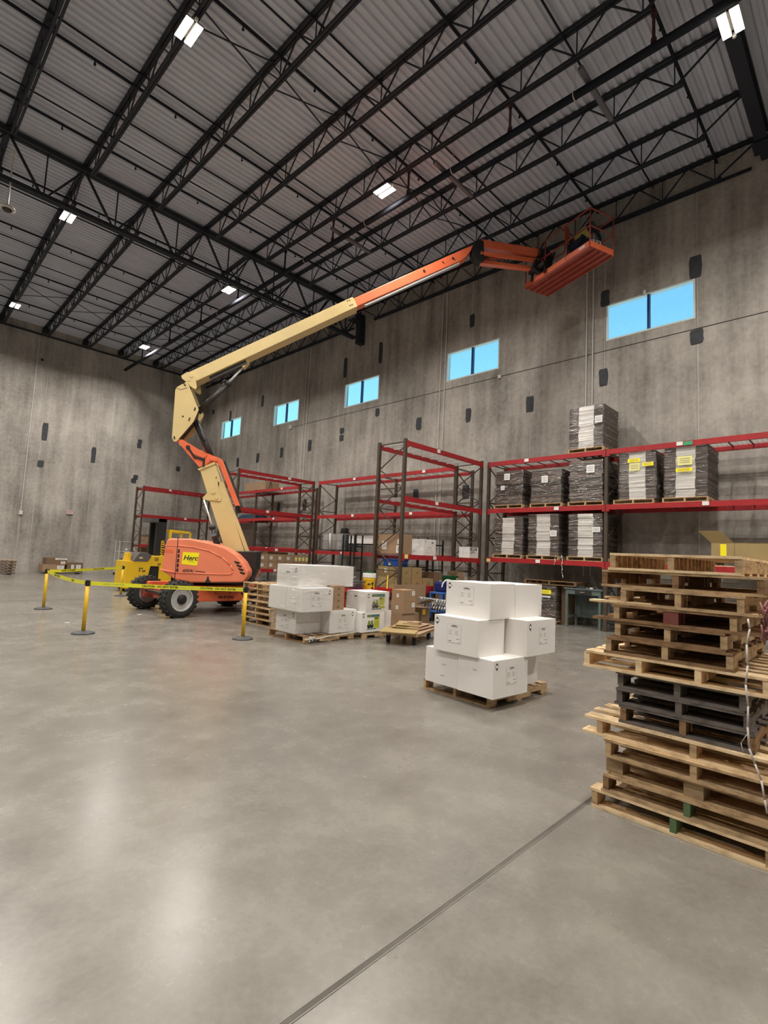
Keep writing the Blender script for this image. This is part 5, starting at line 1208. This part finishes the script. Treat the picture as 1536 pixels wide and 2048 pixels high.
# tan boxes under the crosswise rack
TB = 'of the tan boxes under the crosswise rack'
for (x, y, z, w_, d_2, h, s_) in ((10.18, 9.72, 0.84, .44, .42, .30, 'lower row far left'), (10.18, 9.29, 0.84, .44, .42, .30, 'lower row left'), (10.64, 9.29, 0.84, .46, .45, .30, 'lower row centre'), (11.12, 9.29, 0.84, .46, .45, .28, 'lower row right'),
                         (10.18, 9.72, 1.142, .44, .42, .28, 'upper row far left'), (10.18, 9.29, 1.142, .44, .42, .28, 'upper row left'), (10.64, 9.29, 1.142, .42, .45, .28, 'upper row right')):
    item('tan cardboard box, %s %s' % (s_, TB), x, y, z, w_, d_2, h, M_card2, front=[('bar', .55, .5, .05, .06, M_card3)], side=[('bar', .5, .5, .05, .05, M_card3)] + ([('paper', .3, .6, .1, .1)] if 'upper row far' in s_ else []))
t = thing('work_table', 'dark low table carrying the tan boxes under the crosswise rack', 'table', (10.17, 9.27, 0))
MB().box(0, 1.43, 0, 0.9, 0.765, 0.80).build('tabletop', M_shelf, t); MB().box(0.005, 1.42, 0.01, 0.89, 0.80, 0.838).build('top_board', M_dmetal, t)
for (x, y) in ((.03, .03), (1.36, .03), (.03, .85), (1.36, .85)): MB().box(x, x+.04, y, y+.04, 0, .765).build('leg', M_shelf, t)
item('tall brown cardboard box right of the tan boxes', 11.62, 9.30, 0.0, .38, .45, 1.30, M_card3, front=[('paper', .8, .78, .1, .12)])
t = thing('storage_tote', 'blue plastic tote with white sticker on top of the tan boxes', 'tote', (10.63, 9.42, 1.423), PI/2)
b = MB(); b.add([(0.03, .03, 0), (.55, .03, 0), (.55, .40, 0), (.03, .40, 0), (0, 0, .20), (.58, 0, .20), (.58, .43, .20), (0, .43, .20)], [(0, 3, 2, 1), (4, 5, 6, 7), (0, 1, 5, 4), (1, 2, 6, 5), (2, 3, 7, 6), (3, 0, 4, 7)]); b.build('body', M_blue, t, bevel=.01)
MB().box(-.02, .60, -.02, .45, .19, .215).build('rim', M_blue, t); MB().box(.27, .35, .414, .425, .04, .12).build('sticker', M_paper, t)
t = thing('storage_tote', 'green plastic tub behind the foreground pile of white boxes', 'tote', (12.04, 9.35, 0.98))
b = MB(); b.add([(0.05, .03, 0), (.8, .03, 0), (.8, .50, 0), (.05, .50, 0), (0, 0, .22), (.85, 0, .22), (.85, .53, .22), (0, .53, .22)], [(0, 3, 2, 1), (4, 5, 6, 7), (0, 1, 5, 4), (1, 2, 6, 5), (2, 3, 7, 6), (3, 0, 4, 7)]); b.build('body', M_green, t, bevel=.01); MB().box(.74, .80, -.004, .01, .12, .16).build('sticker', M_limep, t)
t = thing('low_shelf', 'dark low shelf carrying the green tub and small boxes', 'shelf', (12.02, 9.3, 0)); MB().box(0, 1.68, 0, .6, .94, .978).build('board', M_shelf, t)
for x in (0.0, 1.64): 
    for y in (0, .56): MB().box(x, x+.04, y, y+.04, 0, .94).build('leg', M_shelf, t)
item('brown box right of the green tub on the low shelf', 12.93, 9.42, .98, .30, .4, .36, M_card)
item('small grey box on the low shelf at the rack end', 13.26, 9.4, .98, .16, .3, .2, M_seam); item('small dark box with light band on the low shelf at the rack end', 13.45, 9.4, .98, .18, .3, .2, M_card3)

# red cart, bucket, bin
t = thing('platform_cart', 'red steel cart behind the printed white boxes', 'cart', (8.12, 8.75, 0))
MB().box(0, 1.35, 0, .55, .80, .85).build('tray', M_redp, t, bevel=.005)
b = MB(); b.box(0, 1.35, 0, .02, .85, .90); b.box(0, 1.35, .53, .55, .85, .90); b.box(0, .02, 0.02, .53, .85, .90); b.box(1.33, 1.35, 0.02, .53, .85, .90); b.build('rim', M_redp, t)
for (x, y) in ((.05, .05), (1.26, .05), (.05, .46), (1.26, .46)): MB().box(x, x+.04, y, y+.04, .10, .80).build('leg', M_redp, t); MB().lathe((x+.02, y+.0, .05), (0, 1, 0), [(0, .02), (0, .05), (.035, .05), (.035, .02)], 14).build('caster', M_rubber, t)
MB().box(.15, .5, -.002, 0, .82, .86).build('yellow_strip', M_sticker, t)
t = thing('bucket', 'yellow plastic bucket with white lid standing on the red cart', 'bucket', (8.72, 8.97, .852))
b = MB(); b.lathe((0, 0, 0), (0, 0, 1), [(0, .135), (.01, .14), (.25, .150), (.25, .158), (.27, .158), (.275, .153), (.335, .155)], 28); b.build('body', M_yellow, t, smooth=False)
b = MB(); b.lathe((0, 0, .31), (0, 0, 1), [(0, .157), (.0, .162), (.09, .16), (.10, .15), (.10, .02)], 28); b.build('lid', M_paper, t)
b = MB(); b.lathe((-.01, 0, .41), (0, 0, 1), [(0, .12), (.02, .11), (.035, .03), (.05, .035), (.055, .01)], 20); b.build('lid_liner', M_green, t)
b = MB()
for (a, z, w_, h) in ((-2.35, .14, .07, .035), (-1.75, .17, .06, .03), (-1.75, .12, .03, .05), (-1.8, .05, .03, .04), (-1.65, .05, .02, .04)):
    c = Vector((math.cos(a), math.sin(a), 0)); u = Vector((-c.y, c.x, 0)); b.prism([(-w_/2, 0), (w_/2, 0), (w_/2, h), (-w_/2, h)], c*.149+Vector((0, 0, z)), u, (0, 0, 1), c, -.01, .003)
b.build('black_print', M_ink, t)
t = thing('plastic_bin', 'clear plastic bin on the red cart left of the yellow bucket', 'bin', (8.15, 8.85, .852))
b = MB(); b.add([(0.03, .03, 0), (.30, .03, 0), (.30, .30, 0), (.03, .30, 0), (0, 0, .20), (.33, 0, .20), (.33, .33, .20), (0, .33, .20)], [(0, 3, 2, 1), (0, 1, 5, 4), (1, 2, 6, 5), (2, 3, 7, 6), (3, 0, 4, 7)]); b.build('body', M_clear, t); MB().box(-.01, .34, -.01, .34, .195, .22).build('lid', M_patch, t); MB().box(.06, .28, .06, .26, .005, .15).build('contents', M_dblue, t)
tag(MB().cyl((9.28, 8.9, .86), (9.40, 9.0, 1.22), .014, 8).build('yellow_stick', M_yellow), 'thin yellow handle leaning up from the red cart', 'handle')
tag(MB().box(9.36, 10.60, 8.74, 8.75, .45, 1.0).build('cardboard_sheet', M_card), 'flat brown cardboard sheet standing upright behind the small brown boxes', 'cardboard')
t = thing('storage_bin', 'red open bin right of the standing cardboard sheet', 'bin', (10.66, 8.95, .74))
b = MB(); b.add([(0.03, .03, 0), (.5, .03, 0), (.5, .30, 0), (.03, .30, 0), (0, 0, .2), (.55, 0, .2), (.55, .33, .2), (0, .33, .2)], [(0, 3, 2, 1), (0, 1, 5, 4), (1, 2, 6, 5), (2, 3, 7, 6), (3, 0, 4, 7), (4, 5, 6, 7)]); b.build('body', M_redp, t)
t2 = thing('bin_stand', 'dark steel stand under the red bin', 'stand', (10.64, 8.92, 0)); b = MB(); b.box(0, .6, 0, .4, .70, .738)
for (x, y) in ((0, 0), (.56, 0), (0, .36), (.56, .36)): b.box(x, x+.04, y, y+.04, 0, .70)
b.build('frame', M_shelf, t2)
t = thing('utility_cart', 'blue plastic utility cart with dark blue bag behind the foreground white boxes', 'cart', (10.98, 8.50, 0))
MB().box(0, .62, 0, .42, .74, .80).build('top_tray', mat('mid_blue_plastic', (.05, .14, .42), .45), t, bevel=.015); MB().box(0, .62, 0, .42, .25, .30).build('lower_tray', bpy.data.materials['mid_blue_plastic'], t, bevel=.015)
for (x, y) in ((0, 0), (.57, 0), (0, .37), (.57, .37)): MB().box(x, x+.05, y, y+.05, .1, .74).build('corner_post', bpy.data.materials['mid_blue_plastic'], t); MB().lathe((x+.025, y+.01, .05), (0, 1, 0), [(0, .02), (0, .05), (.03, .05), (.03, .02)], 12).build('caster', M_rubber, t)
t = thing('bag', 'dark blue bag with white strap on the blue utility cart', 'bag', (11.05, 8.55, .803)); b = MB(); b.box(0, .48, 0, .3, 0, .28); b.build('body', M_dblue, t, bevel=.06)
b = MB()
for k in range(8):
    a0, a1 = PI*k/8, PI*(k+1)/8; b.cyl((.24+.26*math.cos(a0), -.01, .14+.2*math.sin(a0)), (.24+.26*math.cos(a1), -.01, .14+.2*math.sin(a1)), .016, 6)
b.build('strap', M_paper, t); MB().box(.2, .3, -.006, 0.0, .05, .11).build('tag', M_paper, t)

# accordion roller conveyor
t = thing('skate_conveyor', 'silver accordion skate-wheel conveyor behind the platform dolly', 'conveyor', (10.0, 8.02, 0))
n = 15; fb_ = [MB(), MB()]; wh = MB(); lg = MB()
for k in range(n):
    x0, x1 = k*.105, (k+1)*.105; y0 = -.0; zt, zb = .70-.012*k, .54-.012*k
    for y, b in ((0, fb_[0]), (.42, fb_[1])):
        b.bar((x0, y, zb), (x1, y, zt), .012, .022); b.bar((x0, y, zt), (x1, y, zb), .012, .022)
        b.cyl((x0, y-.012, (zt+zb)/2), (x0, y+.012, (zt+zb)/2), .02, 8)
        b.bar((x0, y, zb), (x0+.05, y, zb-.09), .012, .02); b.bar((x0+.05, y, zb-.09), (x1, y, zb), .012, .02)
    wh.cyl((x0, -.02, zt), (x0, .44, zt), .006, 6)
    for i in range(5): wh.lathe((x0, .0+.09*i+.02, zt), (0, 1, 0), [(0, .01), (0, .026), (.02, .026), (.02, .01)], 10)
for k in (2, 8, 13):
    for y in (0, .42): lg = MB(); lg.cyl((k*.105, y, .1), (k*.105, y, .6-.012*k), .014, 8); lg.lathe((k*.105, y-.015, .05), (0, 1, 0), [(0, .01), (0, .05), (.03, .05), (.03, .01)], 12); lg.build('leg', M_black, t)
fb_[0].build('scissor_frame', M_alu, t); fb_[1].build('scissor_frame', M_alu, t); wh.build('skate_wheels', M_alu, t)

# platform dolly with flattened cardboard, small brown boxes beside
t = thing('platform_dolly', 'low wooden platform dolly on black casters right of the printed boxes', 'dolly', (7.63, 6.45, 0), R(22))
MB().box(0, 1.25, 0, .75, .17, .215).build('deck', W_mid, t)
for (x, y) in ((.12, .08), (1.05, .08), (.12, .62), (1.05, .62)):
    c = MB(); c.lathe((x, y, .065), (0, 1, 0), [(0, .02), (0, .065), (.045, .065), (.045, .02)], 18); co = c.build('caster', M_rubber, t); f = MB(); f.box(x-.03, x+.03, y-.012, y-.004, .05, .17); f.box(x-.03, x+.03, y+.05, y+.058, .05, .17); f.build('caster_fork', M_patch, co)
dz = .217; rg = random.Random(8)
sheets = [(0.0, -.03, 1.3, .82, 0, M_card, 'bottom'), (-.12, .02, .8, .7, 10, M_card2, 'second'), (.35, .1, .95, .66, -6, M_card, 'third'), (.4, .12, .8, .56, 8, M_card2, 'fourth'), (.45, .15, .72, .5, -4, M_card, 'fifth'), (.5, .16, .7, .46, 14, M_card2, 'sixth'), (.6, .22, .42, .3, 4, M_card, 'second smallest, near the top'), (.66, .26, .3, .2, -8, M_card, 'smallest, topmost')]
for (x, y, w_, d, a, m_, s_) in sheets:
    o = MB().box(0, w_, 0, d, 0, .016).build('flattened_carton', m_); p = loc2(7.63, 6.45, R(22), x, y); o.location = (p[0], p[1], dz); o.rotation_euler = (0, 0, R(22+a)); dz += .0175
    tag(o, 'flattened piece of cardboard on the platform dolly, %s of the pile' % s_, 'cardboard', 'flattened cardboard on the dolly')
item('brown cardboard box with folded flap, bottom of the small stack by the dolly', 8.93, 8.05, 0, .62, .48, .38, M_card)
item('small brown box with white sticker, middle of the stack by the dolly', 8.94, 8.02, .382, .42, .4, .27, M_card, side=[('paper', .5, .5, .07, .08)], front=[('paper', .82, .72, .1, .1)])
item('small brown box with white stickers, top of the stack by the dolly', 8.96, 8.04, .654, .42, .38, .27, M_card, side=[('paper', .5, .5, .07, .08)], front=[('paper', .8, .72, .1, .1)])
item('brown box with yellow sticker beside the small stack by the dolly', 9.58, 8.0, 0, .30, .4, .5, M_card3, front=[('patch', .3, .8, .11, .12, M_yellow)])
b = MB(); b.prism([(0, 0), (.5, 0), (.42, .3), (.08, .3)], (9.36, 7.99, .6), (1, 0, 0), (0, -.75, .35), (0, .35, .75), 0, .008); 
tag(b.build('loose_flap', M_card3), 'dark cardboard flap folded out from the small brown stack', 'cardboard')

# ---------------------------------------------------------------- under the loaded rack
pallet('wooden pallet lying on top of the grey bundle below the loaded rack', (14.0, 6.2, 1.10), 0, 1.0, 1.55, .12, W_brown, W_brown)
load('grey banded bundle with yellow tape below the loaded rack', 6.75, 7.75, 0.12, 0.97, 'plain', 0.9, 13.98, papers=[(.62, .80, .5, .12, M_sticker), (.6, .66, .5, .05, M_paper)], seed=44)
rpallet('wooden pallet on the floor under the grey banded bundle', 6.74, 0.0)
item('brown box on the floor between the grey bundle and the green table', 14.25, 6.51, 0, .6, .2, 1.09, M_card3)
t = thing('work_table', 'grey-green steel table with a dark drawer under the loaded rack', 'table', (13.93, 5.47, 0))
MB().box(-.02, .68, -.05, 1.02, 1.03, 1.065).build('tabletop', M_tgreen, t, bevel=.004)
MB().box(0, .66, 0, .97, .90, 1.03).build('apron', M_tgreen, t)
d_ = MB().box(-.015, .4, .25, .70, .905, 1.01).build('drawer', M_dmetal, t); MB().box(-.04, -.015, .42, .54, .955, .975).build('handle', M_alu, d_)
for (x, y) in ((0, 0), (.6, 0), (0, .91), (.6, .91)): MB().box(x, x+.06, y, y+.06, 0, .90).build('leg', M_tgreen, t)
b = MB(); b.box(.01, .05, .06, .91, .15, .2) if False else b.box(.02, .64, .02, .05, .24, .30); b.box(.02, .64, .92, .95, .24, .30); b.box(.6, .64, .05, .92, .24, .30); b.build('stretcher', M_tgreen, t)
MB().box(.62, .64, .05, .92, .3, .9).build('back_panel', M_tgreen, t)
t = thing('hand_tool', 'dark metal tool lying on the grey-green table', 'tool', (14.1, 5.95, 1.067)); MB().box(0, .2, 0, .36, 0, .05).build('body', M_patch, t, bevel=.01); MB().box(.02, .1, -.06, 0.0, 0, .03).build('handle', M_alu, t)
tag(MB().box(14.0, 14.06, 5.72, 5.80, 1.067, 1.11).build('small_box', M_offwhite), 'tiny white box on the grey-green table', 'box')
tag(MB().box(14.0, 14.05, 5.52, 5.62, 1.067, 1.09).build('small_box', M_tgreen), 'tiny grey-green box at the right end of the table', 'box')
t = thing('crate_stack', 'dark brown slatted crate on the floor right of the grey-green table', 'crate', (14.0, 5.08, 0))
b = MB()
for k in range(3): b.box(0, .4, 0, .2, .1*k, .1*k+.08)
b.build('slats', M_dmetal, t)

# ---------------------------------------------------------------- other goods on the racks
t = thing('wrapped_bundle', 'bundle of clear-wrapped rolls on the rack left of the crosswise one', 'wrapped rolls', (13.98, 16.2, 1.85))
b = MB()
for (x, y) in ((.25, .25), (.25, .70), (.25, 1.15), (.7, .25), (.7, .7), (.7, 1.15)): b.lathe((x, y, .04), (0, 0, 1), [(0, .2), (.32, .21), (.33, .19), (.36, .19), (.37, .21), (.66, .2)], 16)
b.build('rolls', M_seam, t); MB().box(-.02, 1.0, -.0, 1.42, 0, .035).build('base_sheet', M_dmetal, t)
wobbly_film('stretch_film', None, .0, .95, .02, 1.4, .04, .74, M_clear, .03, 12, t)
b = MB(); b.cyl((-.03, .62, .03), (-.03, .66, .72), .04, 8); b.build('film_knot', M_offwhite, t, smooth=True)
t = thing('small_machine', 'small black device on top of the wrapped rolls', 'device', (14.2, 16.22, 2.60)); MB().box(0, .3, 0, .32, 0, .05).build('base', M_black, t); MB().box(.02, .28, .02, .30, .05, .22).build('body', M_dmetal, t, bevel=.04)
item('long white box on the rack just left of the crosswise one', 14.3, 14.55, 2.18, .5, 1.5, .32, M_white)
t = thing('display_stand', 'black upright stand holding the long white box on the rack', 'stand', (14.25, 14.5, 1.82)); b = MB()
for y in (0.02, 1.1, 1.58): b.box(0, .05, y-.03, y+.03, 0, .72)
b.box(0.05, .6, 0, 1.6, .32, .355); b.build('frame', M_black, t)
shelf_unit('tall black shelving in front of the rack beside the wrapped rolls', 12.95, 14.2, .4, .65, 2.45, (.5, 1.15, 1.6, 2.05))
b = MB(); b.cyl((13.75, 15.6, .35), (13.80, 15.55, 1.12), .06, 12); tag(b.build('green_roll', M_green, smooth=True), 'green roll standing behind the wrapped white pile', 'roll')
b = MB(); b.cyl((13.75, 15.28, .35), (13.75, 15.15, 1.08), .045, 12); tag(b.build('white_roll', M_offwhite, smooth=True), 'thin white tube leaning beside the green roll', 'tube')
t = thing('low_cabinet', 'low green cabinet under the green roll', 'cabinet', (13.55, 14.9, 0)); MB().box(0, .5, 0, 1.0, 0, .345).build('body', M_shelf, t)
# crosswise rack behind the lift: rows of boxes
for k in range(4):
    for r_ in range(2):
        item('brown cardboard box with white label behind the lift, %s row, %s' % (('lower', 'upper')[r_], ('leftmost', 'second', 'third', 'rightmost')[k]), 11.35+.42*k, 18.05, .982+.3*r_, .40, .4, .295, M_card, front=[('paper', .3, .5, .13, .12)], group='brown boxes behind the lift')
for k in range(2): item('flat brown carton on top of the boxes behind the lift, %s' % ('left', 'right')[k], 11.75+.5*k, 18.1, 1.582, .48, .4, .09, M_card3)
for k in range(4): item('brown box with yellow label on the crosswise rack behind the lift, %s from the left' % ('first', 'second', 'third', 'fourth')[k], 13.035+.188*k, 18.06, .982, .185, .4, .60, M_card, front=[('patch', .55, .72, .12, .16, M_limep)], group='boxes with yellow labels')
tag(MB().box(14.1, 14.14, 22.96, 24.9, 1.905, 3.1).build('plywood_panel', mat('dark_brown_panel', (.075, .05, .035), .7, var=.3, scale=3)), 'dark brown wooden panel standing on the rack behind the raised arm', 'panel')
t = thing('folded_tarp', 'folded blue tarp on the middle level of the far rack behind the lift', 'tarp', (14.0, 22.98, 3.33)); b = MB()
for k in range(5): b.box(.02*k, .9-.03*k, .05*k, 1.95-.12*k, .05*k, .05*k+.045)
b.build('folds', mat('dull_blue_cloth', (.035, .08, .12), .8), t, bevel=.02)
item('wide pale cardboard box on the top level of the far rack', 14.0, 22.2, 4.762, .8, 1.9, .42, M_card); 
t = thing('wire_easel', 'small dark folding frame next to the pale box on the far rack top', 'frame', (14.0, 21.6, 4.762)); b = MB(); b.bar((0, 0, 0), (0, .12, .4), .03, .03); b.bar((0, .26, 0), (0, .14, .4), .03, .03); b.bar((0, .05, .2), (0, .2, .2), .02, .02); b.build('frame', M_upr, t)
for k in range(2): item('pale cardboard box with white sticker on the far corner rack, %s' % ('left', 'right')[k], 13.25+.43*k, 28.4, 1.752, .41, .4, .42, M_card2, front=[('paper', .5, .35, .2, .14)])
item('brown box on the far corner rack seen left of the black mast', 10.75, 28.5, 1.752, .62, .5, .42, M_card)
# wire cart at the far corner
t = thing('wire_cart', 'tall wire cage cart full of scrap by the back wall left of the forklift', 'cart', (10.15, 30.4, 0))
b = MB()
for (x, y) in ((0, 0), (1.0, 0), (0, .6), (1.0, .6)): b.cyl((x, y, .12), (x, y, 1.85), .018, 8)
for z in (.15, .7, 1.3, 1.85):
    for y in (0, .6): b.cyl((0, y, z), (1.0, y, z), .012, 6)
    for x in (0, 1): b.cyl((x, 0, z), (x, .6, z), .012, 6)
b.build('wire_frame', M_conduit, t); MB().box(0, 1, 0, .6, .14, .16).build('deck', M_dmetal, t)
for (x, y) in ((.02, .02), (.98, .02), (.02, .58), (.98, .58)): MB().lathe((x, y-.015, .06), (0, 1, 0), [(0, .02), (0, .06), (.03, .06), (.03, .02)], 12).build('caster', M_rubber, t)
rg = random.Random(9); b = MB()
for k in range(28):
    c = Vector((rg.uniform(.1, .9), rg.uniform(.1, .5), .2+rg.uniform(0, 1.2))); a = rg.uniform(0, PI); s_ = rg.uniform(.06, .2)
    b.bar(c, c+Vector((math.cos(a)*s_, rg.uniform(-.05, .05), math.sin(a)*s_)), rg.uniform(.03, .15), rg.uniform(.02, .1), rg.choice((0, 1, 2, 0)))
tag(b.build('scrap_pile', [M_card3, M_offwhite, M_dmetal]), 'mixed cardboard and plastic scrap inside the wire cage cart', 'scrap', kind='stuff').location = (10.15, 30.4, 0)
item('tall narrow brown box standing behind the wire cart', 11.0, 29.6, 0, .35, .5, 2.3, M_card3)
# far boxes on a pallet at the back wall
pallet('black wooden pallet under the brown boxes by the back wall', (7.1, 31.0, 0), 0, 1.5, 1.1, .12, W_dark, W_dark)
item('wide brown box with white print by the back wall, bottom left', 6.75, 31.05, .122, 1.0, .9, .36, M_card, front=[('paper', .8, .6, .3, .16)])
item('brown box with white band by the back wall, on top', 6.9, 31.1, .484, .95, .8, .34, M_card3, front=[('paper', .7, .85, .55, .08), ('paper', .8, .3, .2, .12)])
item('dark box with pale symbols by the back wall, right', 7.85, 31.05, .122, .75, .9, .48, M_card3, front=[('paper', .35, .55, .14, .2), ('paper', .72, .55, .22, .2)])
# small litter on the floor
for (x, y, s_) in ((3.15, 12.2, 'far left, near the barrier posts'), (4.9, 13.0, 'between the left posts and the wheel')):
    tag(MB().box(x, x+.09, y, y+.05, 0.0005, .004).build('paper_scrap', M_paper), 'scrap of white paper on the floor, ' + s_, 'paper scrap')
